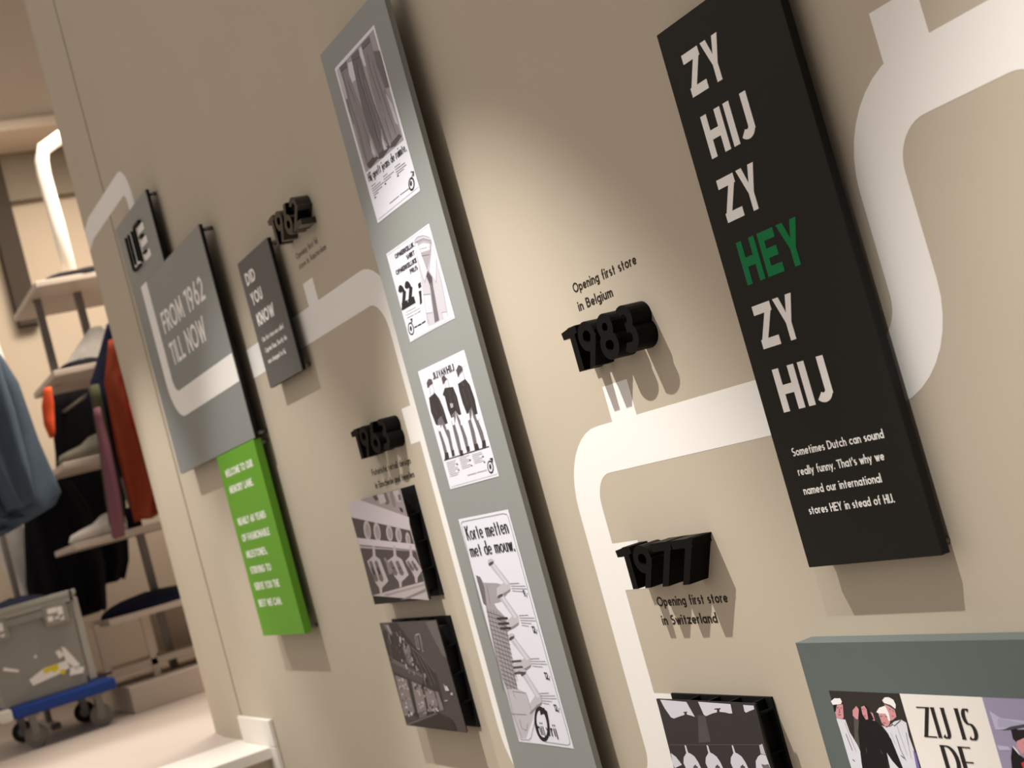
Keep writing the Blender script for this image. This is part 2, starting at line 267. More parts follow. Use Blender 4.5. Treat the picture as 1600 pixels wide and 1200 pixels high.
# ------------------------------------------------------------------ flat printed pictures (coordinates in 0.1 mm from a corner point)
ART = {'p1':[[0,[-1177,1550,1024,1543,1055,-1659,-1134,-1686]],[3,[-1106,1488,957,1500,954,-664,-1053,-661]],[5,[706,1169,982,1075,968,362,736,417,661,811]],[5,[-1040,865,-735,787,-752,366,-998,316,-1044,608]],[4,[-641,327,-545,22,-676,-341,-981,-376,-973,136]],[1,[-524,1412,-295,1367,-311,1025,-539,1020,-595,1195]],[1,[160,1454,341,1431,307,1047,172,1083,108,1325]],[4,[-959,1500,-540,1466,-595,1195,-553,941,-461,567,-386,236,-342,-49,-325,-565,-819,-620,-955,-529,-963,-39,-976,446,-955,851,-944,1191]],[5,[-295,1465,94,1464,108,1191,107,826,145,346,233,-16,316,-572,-273,-615,-382,-102,-433,321,-387,777,-342,1132]],[4,[266,1474,727,1471,722,1179,681,934,765,575,812,168,810,-188,925,-565,384,-621,276,-197,227,217,222,715,251,1069]],[6,[-881,-529,-378,-490,-298,-601,-772,-656,-898,-602]],[6,[-249,-533,234,-518,340,-587,-101,-659,-314,-622]],[6,[391,-539,822,-500,918,-575,553,-645,307,-609]],[5,[-925,1494,-557,1470,-568,1355,-921,1372]
],[5,[-281,1459,76,1464,82,1352,-294,1343]],[5,[280,1469,706,1466,697,1359,288,1359]],[3,[-405,-60,-338,-252,-350,-550,-500,-534,-521,-291]],[3,[172,-160,156,-386,229,-526,57,-525,37,-346]],[8,[906,-1504,876,-1536,837,-1562,792,-1578,745,-1583,702,-1576,666,-1559,642,-1532,631,-1498,634,-1462,652,-1425,682,-1392,722,-1367,767,-1351,814,-1347,856,-1353,892,-1371,916,-1398,927,-1431,923,-1468]],[0,[859,-1490,839,-1512,813,-1530,783,-1542,754,-1546,726,-1542,704,-1530,689,-1512,683,-1490,687,-1465,699,-1440,720,-1417,746,-1399,776,-1388,805,-1384,833,-1388,855,-1399,869,-1417,875,-1440,872,-1465]],[8,[812,-1465,800,-1478,784,-1489,767,-1496,750,-1498,734,-1496,721,-1489,712,-1478,709,-1465,711,-1451,718,-1436,730,-1423,745,-1412,763,-1405,780,-1403,796,-1405,809,-1412,818,-1423,821,-1436,819,-1450]],[8,[853,-1359,960,-1296,871,-1274,885,-1253,1021,-1290,963,-1374,930,-1364,959,-1322,876,-1372]
],[2,[-441,-183,-417,-359,-368,-477,-480,-507,-530,-389]],[2,[92,-331,136,-512,196,-572,31,-560,34,-411]],[2,[-1106,1488,-956,1478,-925,1166,-955,851,-1040,865,-1091,1178]],[2,[649,913,708,401,895,72,923,-357,808,-285,762,121,700,567]]],'p1_l':[[6,13,[-872,1335,-869,1025,-887,688,-833,258,-862,-279,-855,-520]],[6,13,[-730,1144,-674,781,-601,381,-545,22,-530,-389]],[6,13,[-131,1252,-184,936,-137,449,-87,30,-95,-467]],[6,13,[-112,909,-149,554,-99,134,-123,-324]],[6,13,[421,1201,385,852,448,400,428,13,453,-488]],[6,13,[569,1043,568,683,618,337,635,4,713,-478]],[6,13,[-271,1374,-108,1343,53,1313]],[6,13,[289,1385,456,1368,653,1370]],[6,13,[-916,1404,-755,1386,-594,1372]],[3,19,[-780,1266,-798,930,-745,500,-696,6,-737,-422]],[3,18,[-83,1132,-119,778,-73,292,-49,-283]],[3,18,[29,855,45,549,116,125,142,-382]],[3,18,[465,1117,464,756,532,336,527,-88,574,-496]],[3,19,[-724,902,-631,527,-557,229]],[3,18,[426,309,434,142,424,-51]
],[6,11,[-959,-972,-732,-974]],[6,11,[-973,-1029,-498,-1023]],[6,11,[-968,-1072,-354,-1069]],[6,11,[-967,-1120,-480,-1120]],[6,11,[-961,-1162,-709,-1165]],[6,11,[-331,-975,-95,-977]],[6,11,[-342,-1029,193,-1032]],[6,11,[-341,-1076,10,-1073]],[6,11,[273,-979,548,-983]],[6,11,[264,-1028,758,-1038]],[6,11,[265,-1075,789,-1087]],[6,11,[284,-1120,634,-1121]],[6,11,[-360,-1505,119,-1497]],[6,11,[186,-1497,629,-1505]],[7,25,[-960,-1211,-888,-1212]],[7,25,[-347,-1121,-269,-1122]],[7,24,[281,-1159,359,-1157]],[5,6,[-1047,-1629,1033,-1598]]],'p2':[[0,[-1133,671,1030,695,1044,-1105,-1134,-1138]],[2,[273,584,420,606,678,566,899,478,970,382,959,67,928,-152,898,-473,788,-1044,102,-1049,-118,-1029,-154,-951,1,-467,120,54,208,475]],[3,[293,536,636,505,919,396,901,309,646,66,463,-54,344,228]],[1,[357,476,607,461,862,371,785,257,348,311]],[1,[259,533,361,513,456,-65,216,-236,174,40,183,376]],[1,[928,379,958,334,964,45,681,-350,521,-90,801,191]
],[5,[471,-73,571,-227,510,-379,376,-1019,180,-1024,396,-351,349,-147]],[6,[471,-73,571,-227,494,-312,405,-307,349,-147]],[1,[21,-461,293,-504,180,-825,-84,-786]],[1,[572,-913,782,-948,781,-1039,546,-1036]],[8,[-101,-192,44,-181,18,-280,-122,-285]],[8,[-159,-323,-28,-333,-141,-561,-258,-576,-188,-443]],[8,[-796,-925,-815,-963,-846,-995,-886,-1018,-931,-1029,-977,-1029,-1020,-1016,-1054,-992,-1078,-960,-1087,-921,-1082,-881,-1063,-844,-1031,-812,-991,-789,-945,-778,-899,-778,-857,-791,-823,-815,-800,-848,-791,-886]],[0,[-840,-919,-854,-947,-876,-970,-904,-988,-935,-997,-967,-997,-996,-987,-1020,-970,-1035,-946,-1041,-918,-1037,-888,-1023,-860,-1001,-837,-973,-819,-941,-810,-909,-811,-880,-820,-857,-837,-842,-861,-836,-889]],[8,[-891,-906,-899,-922,-910,-936,-925,-946,-941,-951,-957,-951,-971,-946,-983,-937,-990,-924,-992,-908,-990,-891,-982,-875,-971,-862,-956,-852,-940,-846,-924,-846,-910,-851,-898,-861,-891,-874,-888,-890]
],[8,[-873,-794,-812,-753,-872,-744,-856,-721,-741,-729,-797,-810,-825,-804,-804,-765,-851,-809]]],'p2_l':[[7,7,[259,533,361,513,456,-65,216,-236,174,40,189,416]],[7,7,[928,379,964,45,681,-350,521,-90,801,191,928,379]],[7,7,[318,533,641,512,929,396]],[7,7,[360,465,598,449,856,362]],[7,7,[1,-429,313,-490]],[7,7,[-82,-782,183,-821]],[7,7,[572,-913,782,-948]],[7,7,[21,-461,-82,-782,-114,-1023]],[7,7,[928,-152,898,-473,785,-1033]],[7,7,[471,-73,571,-227,510,-379,376,-1019]],[7,7,[349,-147,396,-351,180,-1024]],[7,7,[378,240,723,180]],[7,7,[208,475,267,575,418,603,677,565,897,475,969,381]],[7,7,[572,-913,566,-1036]],[6,7,[413,367,535,355,594,329,699,332]],[6,7,[787,350,777,290]],[6,7,[115,-684,95,-753]],[6,8,[-983,-562,-443,-572]],[6,8,[-1016,-616,-284,-630]],[8,11,[-980,-676,-655,-684]],[8,11,[-611,-683,-495,-687]],[8,11,[-462,-686,-287,-681]],[8,30,[-770,-914,-624,-915]],[8,30,[-601,-913,-416,-917]
],[8,30,[-394,-916,-206,-904]],[5,4,[-1006,-1114,1023,-1086]],[5,4,[-1067,642,998,663]]],'p3':[[0,[-1156,1056,1038,1072,1064,-1329,-1135,-1338]],[6,[-897,795,-770,847,-637,818,-626,727,-770,710,-937,673]],[0,[-808,717,-666,729,-661,575,-801,475,-869,536]],[5,[-854,42,-649,79,-723,-77,-874,-178,-825,-458,-827,-705,-977,-698,-962,-439,-973,-164]],[5,[-649,79,-589,-73,-477,-262,-537,-674,-656,-678,-630,-387,-723,-77]],[7,[-986,499,-657,545,-531,410,-466,202,-453,-99,-585,-103,-649,79,-851,37,-926,-76,-999,-40,-1066,225]],[7,[-949,-619,-790,-631,-810,-752,-1029,-758]],[7,[-626,-613,-502,-620,-532,-739,-673,-740]],[0,[-937,-74,-806,-77,-841,-183,-958,-196]],[0,[-591,-102,-466,-102,-464,-205,-575,-213]],[6,[-196,762,-60,791,12,724,31,665,-110,654,-204,617]],[0,[-98,671,50,703,45,554,-44,453,-101,526]],[5,[-193,32,13,64,-55,-58,-163,-162,-145,-407,-188,-721,-315,-724,-307,-384,-276,-96]],[5,[13,64,60,-4,132,-207,182,-479,144,-713,28,-702,34,-385,-3,-66]
],[7,[-174,556,192,516,250,325,224,-30,103,-25,17,71,-182,30,-236,-35,-282,143,-271,410,-341,446]],[7,[-259,-663,-135,-675,-159,-783,-315,-777]],[7,[70,-636,192,-638,166,-740,23,-744]],[0,[-246,-33,-114,-25,-158,-163,-267,-171]],[0,[136,-52,220,-53,183,-215,82,-224]],[2,[-129,244,1,223,-31,156,-136,154]],[6,[507,781,667,855,784,805,792,732,622,700,509,638]],[0,[577,673,769,713,761,564,635,454,580,549]],[5,[507,-39,711,23,646,-97,557,-177,574,-417,523,-721,381,-721,419,-394,431,-158]],[5,[711,23,776,-47,838,-221,899,-464,884,-701,759,-688,731,-416,682,-126]],[7,[427,529,783,564,899,438,939,161,892,-136,757,-119,718,33,541,-37,464,-73,410,155,407,394]],[7,[414,-635,562,-642,579,-753,375,-749]],[7,[767,-623,908,-620,884,-743,711,-747]],[0,[436,-63,563,-55,532,-173,409,-192]],[0,[801,-126,897,-127,928,-230,808,-235]],[8,[949,-1135,932,-1172,905,-1204,869,-1229,829,-1245,789,-1248,752,-1240,721,-1221,701,-1193,693,-1158,698,-1120,715,-1083,743,-1050,779,-1025,819,-1011,859,-1007,896,-1015,926,-1035,946,-1063,954,-1098]
],[0,[914,-1133,902,-1160,882,-1184,856,-1203,827,-1214,798,-1217,771,-1211,750,-1197,735,-1176,730,-1150,733,-1122,746,-1095,766,-1071,792,-1052,821,-1041,850,-1038,877,-1044,898,-1059,912,-1080,918,-1105]],[8,[867,-1125,860,-1142,849,-1156,836,-1168,821,-1175,806,-1176,793,-1173,783,-1165,776,-1152,774,-1137,777,-1120,784,-1104,795,-1089,808,-1078,823,-1071,838,-1069,851,-1073,861,-1081,868,-1093,870,-1109]],[8,[911,-1022,946,-998,883,-1000,889,-972,1013,-975,972,-1058,943,-1054,962,-1014,930,-1034]]],'p3_l':[[6,9,[-808,717,-666,729,-661,575,-801,475,-869,536,-808,717]],[5,9,[-707,19,-524,89,-487,279]],[5,9,[-905,373,-821,136]],[5,9,[-574,417,-548,142]],[6,9,[-98,671,50,703,45,554,-44,453,-101,526,-98,671]],[5,9,[2,489,-93,166]],[5,9,[-60,306,-27,179]],[5,9,[152,366,133,57]],[6,8,[577,673,769,713,761,564,635,454,580,549,577,673]],[5,9,[575,412,596,101]],[5,8,[789,445,792,21]],[5,9,[594,528,677,442]
],[8,18,[-1065,-758,991,-758]],[4,4,[-1118,790,980,786]],[5,5,[-1060,-1296,1010,-1283]],[4,4,[339,741,276,513]],[4,4,[-366,774,-396,595]],[5,7,[-1003,-819,-531,-818]],[5,7,[-1002,-853,-589,-852]],[5,7,[-1001,-888,-501,-886]],[5,7,[-1000,-923,-645,-921]],[5,7,[-999,-958,-539,-955]],[5,7,[-998,-993,-515,-989]],[5,7,[-997,-1028,-701,-1025]],[5,7,[-996,-1063,-548,-1058]],[5,7,[-995,-1098,-606,-1093]],[7,18,[-567,-908,-497,-907]],[7,18,[-570,-1020,-500,-1019]],[5,7,[-380,-807,101,-807]],[5,7,[-380,-842,-39,-841]],[5,7,[-379,-876,63,-874]],[5,7,[-378,-910,86,-908]],[5,7,[-377,-944,-92,-943]],[5,7,[-376,-978,54,-975]],[5,7,[-375,-1013,-1,-1010]],[7,18,[38,-896,106,-895]],[7,18,[35,-1006,103,-1004]],[5,7,[205,-817,630,-816]],[5,7,[206,-850,653,-849]],[5,7,[207,-884,481,-883]],[5,7,[208,-917,622,-915]],[5,7,[208,-951,569,-949]],[5,7,[209,-984,645,-981]],[7,17,[608,-903,673,-902]],[7,17,[605,-1011,670,-1010]
],[6,9,[-222,-1162,179,-1162]],[6,9,[212,-1161,644,-1162]]],'p4':[[0,[-1154,2555,1053,2542,1052,-1923,-1148,-1895]],[3,[-1060,1422,-870,1346,-807,1259,-243,1222,32,1172,253,1107,47,980,-262,856,-587,830,-530,754,-990,760,-1041,988]],[5,[-1050,1421,-881,1379,-822,1166,-946,796,-1064,847]],[3,[-1002,775,-550,755,-224,534,-339,261,-453,-95,-579,-841,-1087,-889,-1173,-515,-1109,190]],[2,[-1128,-871,-579,-841,-266,-917,-260,-1272,-105,-1240,-335,-1466,-486,-1573,-805,-1827,-1059,-1849]],[2,[-344,1595,-108,1608,326,1194,265,1062,92,1006,-404,925,-303,1123,59,1216,-249,1479]],[1,[-229,1579,-138,1592,243,1189,135,1176]],[4,[281,1088,230,1036,17,982,-410,916,-382,961,30,1036]],[2,[-91,1635,-108,1619,-137,1605,-175,1595,-218,1590,-263,1590,-305,1596,-340,1606,-363,1619,-374,1635,-371,1652,-354,1668,-324,1682,-286,1692,-242,1697,-198,1697,-156,1691,-122,1681,-99,1667,-88,1652]],[6,[-378,1607,-256,1636,-106,1645,-158,1593,-346,1558]
],[2,[-322,959,-86,977,296,556,236,423,63,363,-322,289,-222,488,30,572,-228,845]],[1,[-207,945,-117,960,214,549,106,534]],[4,[252,449,201,396,-12,338,-328,280,-300,325,1,392]],[2,[-70,1003,-87,987,-116,973,-154,963,-197,957,-242,956,-283,960,-318,969,-342,982,-352,998,-349,1015,-332,1031,-303,1046,-265,1056,-221,1062,-176,1063,-135,1058,-101,1049,-77,1036,-67,1020]],[6,[-357,969,-234,1001,-85,1013,-137,961,-324,922]],[2,[-335,133,-100,157,321,-252,261,-386,88,-450,-531,-560,-429,-357,55,-243,-241,22]],[1,[-221,122,-131,139,239,-261,131,-279]],[4,[277,-359,226,-413,13,-478,-537,-569,-509,-523,26,-423]],[2,[-84,184,-101,168,-130,153,-167,141,-211,134,-255,132,-297,135,-331,143,-355,156,-366,171,-363,188,-346,205,-316,220,-278,232,-235,239,-190,241,-149,237,-115,229,-91,217,-81,201]],[6,[-370,143,-248,178,-98,194,-151,140,-337,96]],[2,[-252,-562,-19,-532,340,-967,280,-1102,108,-1170,-346,-1334,-245,-1131,75,-964,-159,-670]
],[1,[-139,-570,-49,-551,258,-978,151,-998]],[4,[296,-1075,245,-1130,34,-1199,-351,-1344,-324,-1297,46,-1145]],[2,[-3,-505,-19,-522,-48,-537,-85,-550,-129,-558,-173,-561,-214,-559,-248,-551,-272,-539,-283,-524,-279,-507,-262,-490,-234,-475,-196,-462,-152,-454,-108,-451,-67,-454,-33,-461,-10,-473,1,-488]],[6,[-287,-553,-166,-515,-17,-496,-69,-551,-254,-598]],[7,[-647,563,-178,560,-166,514,-655,517]],[7,[-648,461,-178,460,-166,414,-655,415]],[7,[-622,368,-153,368,-141,322,-629,322]],[6,[-509,-288,-98,-270,-83,-311,-514,-330]],[6,[-520,-408,-109,-388,-94,-429,-525,-450]],[6,[-547,-519,-135,-497,-120,-538,-551,-560]],[8,[355,-1470,329,-1546,288,-1620,236,-1689,174,-1748,105,-1796,33,-1829,-38,-1846,-106,-1846,-166,-1829,-216,-1795,-252,-1747,-274,-1686,-279,-1616,-268,-1540,-241,-1462,-199,-1387,-145,-1318,-82,-1259,-12,-1212,60,-1180,131,-1164,198,-1166,257,-1184,305,-1219,340,-1267,361,-1327,366,-1396]
],[0,[256,-1481,237,-1539,208,-1596,171,-1648,127,-1693,80,-1729,30,-1753,-18,-1765,-64,-1764,-104,-1750,-136,-1724,-160,-1686,-173,-1640,-175,-1586,-166,-1528,-146,-1469,-116,-1412,-78,-1360,-34,-1315,14,-1280,63,-1256,111,-1245,156,-1247,196,-1261,228,-1288,251,-1325,263,-1371,265,-1424]],[8,[110,-1233,319,-1181,327,-1217,401,-1250,368,-1438,286,-1450,299,-1298,87,-1337]]],'p4_l':[[6,9,[-933,749,-1246,-892]],[6,9,[-822,722,-1020,-864]],[6,9,[-698,718,-872,-856]],[6,9,[-589,691,-722,-844]],[6,9,[-489,619,-606,-787]],[6,9,[-375,570,-490,-693]],[6,9,[-1009,695,-249,544]],[6,9,[-1015,606,-269,457]],[6,9,[-1021,517,-289,370]],[6,9,[-1028,428,-309,284]],[6,9,[-1034,339,-329,197]],[6,9,[-1040,250,-349,110]],[6,9,[-1047,161,-369,23]],[6,9,[-1053,72,-390,-64]],[6,9,[-1059,-17,-410,-151]],[6,9,[-1065,-106,-430,-238]],[6,9,[-1072,-195,-450,-325]],[6,9,[-1078,-284,-471,-412]],[6,9,[-1084,-373,-491,-500]
],[6,9,[-1091,-463,-511,-587]],[6,9,[-1097,-552,-532,-675]],[6,9,[-1103,-641,-552,-763]],[6,9,[-1109,-730,-584,-851]],[4,9,[-1029,-878,-1083,-1309,-980,-1817]],[4,9,[-827,-883,-788,-1021]],[4,10,[-1212,-1351,-499,-1344]],[4,9,[-260,-940,-252,-1258]],[4,9,[-266,-917,-832,-893]],[4,9,[-856,-1440,-866,-1626,-689,-1664,-554,-1521]],[4,9,[-1050,1318,-970,844]],[4,9,[-691,1206,-762,837]],[7,10,[320,1185,696,1176]],[5,10,[323,1140,907,1113]],[5,10,[325,1095,941,1058]],[5,10,[328,1050,734,1014]],[7,10,[326,573,701,572]],[5,10,[329,528,912,513]],[5,10,[331,483,946,459]],[5,10,[334,438,739,411]],[5,10,[336,393,605,361]],[7,10,[299,-256,674,-247]],[5,10,[301,-301,885,-300]],[5,10,[304,-346,919,-353]],[5,10,[306,-391,712,-406]],[7,10,[295,-914,670,-897]],[5,10,[298,-959,881,-945]],[5,10,[300,-1003,915,-997]],[5,10,[302,-1048,708,-1055]],[5,10,[305,-1092,574,-1111]],[6,9,[-961,2491,-1014,2495,-1075,2453,-1233,853]
],[6,9,[-1014,2495,815,2489,947,2463,981,2407,967,336,980,-1783,938,-1842,855,-1864,72,-1854,-54,-1842]],[6,9,[-1233,853,-1094,-1804,-1055,-1858,-698,-1849,-569,-1796,-122,-1367]]],'f63a':[[2,[-1641,1199,1675,1196,1592,-1250,-1654,-1025]],[1,[-1641,1199,-808,1203,1709,560,1592,291,-1630,866]],[3,[-811,1199,1675,1196,1661,576]],[6,[4,1197,237,1213,310,1104,111,1072]],[5,[660,1200,848,1196,890,961,676,926,610,1013]],[2,[312,1197,684,1189,709,1003,319,982]],[4,[1040,1199,1205,1197,1197,867,1028,832,1004,973]],[2,[1219,1187,1544,1183,1530,920,1312,942]],[7,[1330,822,1485,784,1494,681,1358,718]],[5,[1444,1085,1572,1079,1565,955,1428,961]],[6,[-1630,866,1591,276,1604,-20,-1622,372]],[2,[-638,480,-672,412,-725,350,-791,302,-863,272,-936,262,-1001,275,-1052,309,-1084,360,-1094,424,-1081,494,-1046,563,-993,625,-926,673,-853,703,-781,711,-717,698,-666,664,-635,613,-625,550]],[3,[-706,473,-729,425,-763,382,-806,348,-851,327,-897,320,-937,329,-967,352,-986,388,-990,433,-980,482,-957,530,-922,573,-880,607,-833,628,-788,634,-749,625,-718,602,-700,566,-696,522]
],[2,[-89,393,-121,328,-170,270,-231,224,-298,195,-365,186,-425,198,-472,229,-501,278,-510,338,-498,405,-465,471,-415,530,-354,575,-286,604,-220,612,-161,599,-114,567,-86,519,-77,459]],[3,[-151,386,-173,340,-205,299,-244,267,-286,247,-328,240,-364,249,-393,271,-410,305,-413,347,-404,393,-382,439,-350,480,-310,513,-268,533,-226,539,-190,530,-162,508,-145,474,-142,432]],[2,[594,313,566,258,524,209,470,171,409,147,349,139,294,149,250,176,222,216,212,267,222,323,249,378,293,427,347,465,408,489,468,496,522,485,565,458,593,418,603,368]],[3,[538,305,520,267,492,233,457,206,419,189,382,184,348,191,322,209,305,237,300,273,308,311,326,350,354,384,389,411,427,428,465,433,498,426,524,407,541,379,545,344]],[2,[1067,234,1041,180,1001,132,950,94,895,70,839,62,789,72,749,98,724,138,716,188,725,243,752,297,793,345,843,383,899,407,955,414,1005,404,1044,377,1068,338,1076,288]],[3,[1017,227,999,189,973,155,941,128,905,112,871,106,840,113,816,131,801,159,798,194,805,232,823,270,849,304,882,330,917,347,952,352,982,345,1006,327,1020,299,1024,265]
],[2,[1474,94,1452,45,1419,2,1380,-33,1337,-55,1295,-62,1258,-53,1230,-30,1213,5,1210,50,1219,100,1242,149,1274,192,1314,227,1357,248,1399,255,1435,246,1463,223,1480,187,1484,143]],[3,[1440,86,1425,52,1403,21,1378,-3,1351,-18,1325,-23,1302,-17,1285,-1,1276,24,1275,55,1282,90,1297,124,1318,155,1344,179,1371,194,1397,199,1420,193,1436,177,1446,152,1447,121]],[1,[-1622,372,1623,-21,1593,-151,-1557,206]],[4,[-1557,206,1593,-151,1596,-174,-1542,162]],[6,[-1595,124,1610,-183,1590,-840,355,-914,-1651,-1021]],[2,[-785,124,-657,115,-766,-126,-562,-214,-408,-732,-902,-873,-985,-994,-1116,-988,-1076,-865,-1210,-734,-1377,-212,-938,-115]],[5,[-1277,-235,-1129,-202,-1080,-247,-992,-661,-1095,-722,-1258,-672]],[7,[-1249,-388,-1134,-369,-1064,-532,-1200,-550]],[5,[-939,-256,-794,-224,-746,-268,-659,-678,-760,-739,-921,-690]],[7,[-911,-408,-799,-389,-730,-550,-863,-568]],[2,[439,34,559,26,457,-207,707,-295,863,-657,359,-790,277,-907,155,-901,197,-782,43,-653,-176,-288,296,-197]
],[5,[-66,-311,91,-280,150,-324,269,-585,151,-643,-2,-594]],[7,[-32,-459,94,-442,220,-462,76,-477]],[5,[303,-334,457,-303,514,-347,630,-605,515,-662,365,-614]],[7,[336,-480,459,-464,583,-483,441,-499]],[2,[1338,-31,1452,-40,1354,-267,1460,-344,1654,-604,1310,-740,1231,-853,1116,-848,1157,-732,1095,-611,891,-355,1202,-257]],[5,[957,-375,1064,-342,1092,-383,1256,-542,1177,-600,1069,-555]],[7,[972,-518,1050,-498,1222,-423,1126,-440]],[5,[1189,-389,1296,-357,1323,-398,1485,-555,1406,-613,1300,-568]],[7,[1205,-531,1281,-512,1451,-437,1356,-454]],[4,[-258,-311,-25,-317,-57,-587,-259,-584]],[4,[-323,-205,-177,-198,-140,-298,-289,-309]],[2,[-1651,-1021,1590,-840,1592,-1250]],[4,[-5,-1189,1582,-994,1573,-1063,522,-1177]],[3,[-857,-1020,1594,-890,1585,-932,-788,-1077]]],'f63b':[[6,[-1669,1219,1663,1208,1712,-1245,-1686,-1220]],[5,[1062,1181,1660,1203,1691,397,1508,434,1363,668]],[7,[-1081,1192,-589,1202,916,-1,896,-399,847,-749,-1551,-1145,-1600,-27,-1674,964]
],[5,[-1501,1201,-1100,1166,-1007,953,-1148,902,-1385,1065]],[3,[-1309,1170,-1144,1154,-1067,967,-1149,950]],[2,[-655,895,-556,862,-675,712,-719,765]],[5,[-648,634,-296,657,-258,425,-320,192,-584,243]],[4,[-604,581,-365,606,-358,425,-561,373]],[6,[-1635,320,-1430,360,-438,166,177,17,-46,-216,-637,-121,-1542,53]],[5,[-1583,293,-1423,320,95,-10,47,-61]],[4,[-1564,-27,-908,-125,-945,-519,-951,-885,-1148,-958,-1649,-989]],[4,[-658,-153,-129,-243,-159,-525,-207,-814,-778,-905]],[4,[-6,-271,489,-363,528,-583,494,-773,-95,-856]],[4,[583,-361,723,-383,789,-763,551,-809]],[6,[-1613,-988,-1114,-956,-827,-1024,-1551,-1145]],[5,[-724,-903,-250,-848,-288,-952,-759,-1022]],[1,[-1486,-287,-1412,-280,-1417,-314,-1491,-321]],[1,[-1192,-93,-1127,-87,-1134,-161,-1200,-167]],[1,[-1240,-270,-1175,-264,-1181,-298,-1245,-305]],[2,[-1023,-301,-976,-295,-983,-351,-1029,-358]],[3,[-1550,-784,-1482,-776,-1489,-833,-1557,-841]
],[2,[-1215,-913,-1144,-905,-1151,-972,-1222,-980]],[1,[-1348,-665,-1290,-658,-1296,-707,-1354,-714]],[1,[-1229,-899,-1118,-890,-1125,-956,-1236,-966]],[7,[-1359,-872,-1252,-864,-1259,-930,-1366,-940]],[2,[-1298,-248,-1232,-241,-1238,-289,-1304,-296]],[3,[-1104,-340,-1056,-334,-1060,-362,-1109,-369]],[2,[-1407,-952,-1316,-943,-1322,-1003,-1413,-1012]],[3,[-1589,-958,-1514,-950,-1519,-986,-1595,-994]],[3,[-1482,-467,-1406,-460,-1412,-514,-1489,-521]],[2,[-1104,-560,-1052,-553,-1057,-583,-1109,-589]],[2,[-1226,-318,-1121,-311,-1126,-343,-1231,-351]],[2,[-1541,-336,-1470,-329,-1475,-360,-1546,-367]],[2,[-1108,-713,-1062,-707,-1067,-747,-1114,-753]],[1,[-1423,-758,-1311,-749,-1317,-805,-1429,-814]],[6,[-1448,-336,-1371,-330,-1376,-363,-1453,-370]],[6,[-1529,-606,-1442,-598,-1448,-643,-1534,-650]],[1,[-1093,-222,-1022,-216,-1028,-256,-1098,-262]],[1,[-1469,-465,-1358,-457,-1364,-489,-1474,-497]
],[1,[-1412,-127,-1319,-120,-1324,-154,-1418,-161]],[7,[-1280,-554,-1212,-547,-1217,-575,-1285,-582]],[2,[-1000,-327,-910,-320,-915,-356,-1005,-363]],[2,[-387,-358,-341,-352,-347,-397,-393,-403]],[1,[-406,-630,-348,-623,-353,-658,-411,-665]],[2,[-478,-368,-420,-362,-425,-398,-483,-405]],[7,[-572,-294,-466,-287,-472,-339,-578,-346]],[3,[-139,-460,-54,-453,-60,-515,-146,-522]],[7,[-386,-223,-314,-216,-321,-285,-393,-292]],[3,[-160,-791,-96,-784,-102,-840,-167,-848]],[2,[-387,-407,-330,-400,-336,-463,-394,-470]],[2,[-404,-423,-327,-416,-334,-482,-410,-489]],[2,[-299,-837,-253,-831,-260,-898,-306,-905]],[3,[-498,-713,-398,-705,-404,-771,-505,-780]],[2,[-330,-620,-237,-612,-244,-681,-337,-689]],[2,[-531,-735,-477,-728,-483,-783,-538,-789]],[7,[-168,-269,-74,-263,-80,-329,-175,-336]],[7,[-90,-226,-36,-220,-43,-274,-96,-280]],[1,[-391,-714,-313,-707,-317,-734,-396,-741]],[2,[-577,-667,-496,-660,-501,-698,-582,-705]
],[2,[-550,-226,-448,-219,-455,-287,-557,-294]],[6,[-207,-752,-159,-745,-164,-796,-213,-802]],[6,[-87,-327,-19,-321,-25,-382,-93,-388]],[7,[-535,-262,-450,-255,-457,-322,-542,-329]],[3,[-436,-867,-345,-859,-351,-906,-442,-914]],[6,[157,-751,218,-744,212,-807,151,-814]],[3,[307,-370,373,-363,368,-396,303,-402]],[1,[276,-386,340,-379,334,-429,270,-436]],[6,[51,-669,113,-662,107,-713,45,-720]],[6,[360,-697,435,-690,429,-739,354,-746]],[3,[238,-731,329,-723,322,-794,231,-802]],[6,[42,-317,143,-310,137,-361,36,-368]],[6,[343,-696,444,-688,439,-736,338,-744]],[2,[271,-615,322,-608,315,-669,265,-675]],[3,[236,-800,306,-792,300,-845,230,-853]],[7,[144,-715,244,-707,239,-749,139,-758]],[3,[398,-700,495,-692,491,-721,393,-729]],[2,[151,-778,235,-770,230,-810,146,-818]],[1,[366,-745,441,-738,435,-797,360,-805]],[7,[465,-701,567,-693,562,-726,461,-734]],[1,[400,-795,504,-786,499,-815,395,-824]],[3,[269,-397,368,-390,363,-425,264,-432]
],[6,[504,-456,571,-449,565,-502,498,-508]],[3,[207,-661,264,-654,259,-695,202,-702]],[2,[272,-573,365,-566,359,-614,266,-622]],[2,[-782,708,-751,713,-757,662,-788,657]],[5,[-473,510,-410,515,-417,442,-480,437]],[4,[-734,326,-700,332,-710,199,-744,193]],[4,[-593,348,-559,353,-565,295,-599,290]],[4,[-396,308,-341,313,-347,275,-401,270]],[2,[-1269,958,-1235,963,-1243,889,-1276,884]],[2,[-289,263,-221,268,-228,210,-296,205]],[3,[-473,748,-435,753,-445,623,-483,618]],[4,[-1295,898,-1221,902,-1228,840,-1301,835]],[3,[-138,207,-71,213,-80,92,-148,86]],[2,[-251,397,-192,402,-200,314,-259,309]],[5,[-866,564,-823,569,-831,485,-874,480]],[4,[-419,834,-378,838,-385,767,-426,762]],[3,[-346,62,-301,68,-308,-7,-354,-13]],[3,[-519,711,-476,716,-486,603,-528,598]],[2,[-455,847,-392,851,-398,796,-461,792]],[5,[-525,1013,-473,1018,-483,895,-535,890]],[5,[143,-82,207,-76,198,-201,133,-208]],[5,[-979,651,-926,655,-932,604,-985,599]
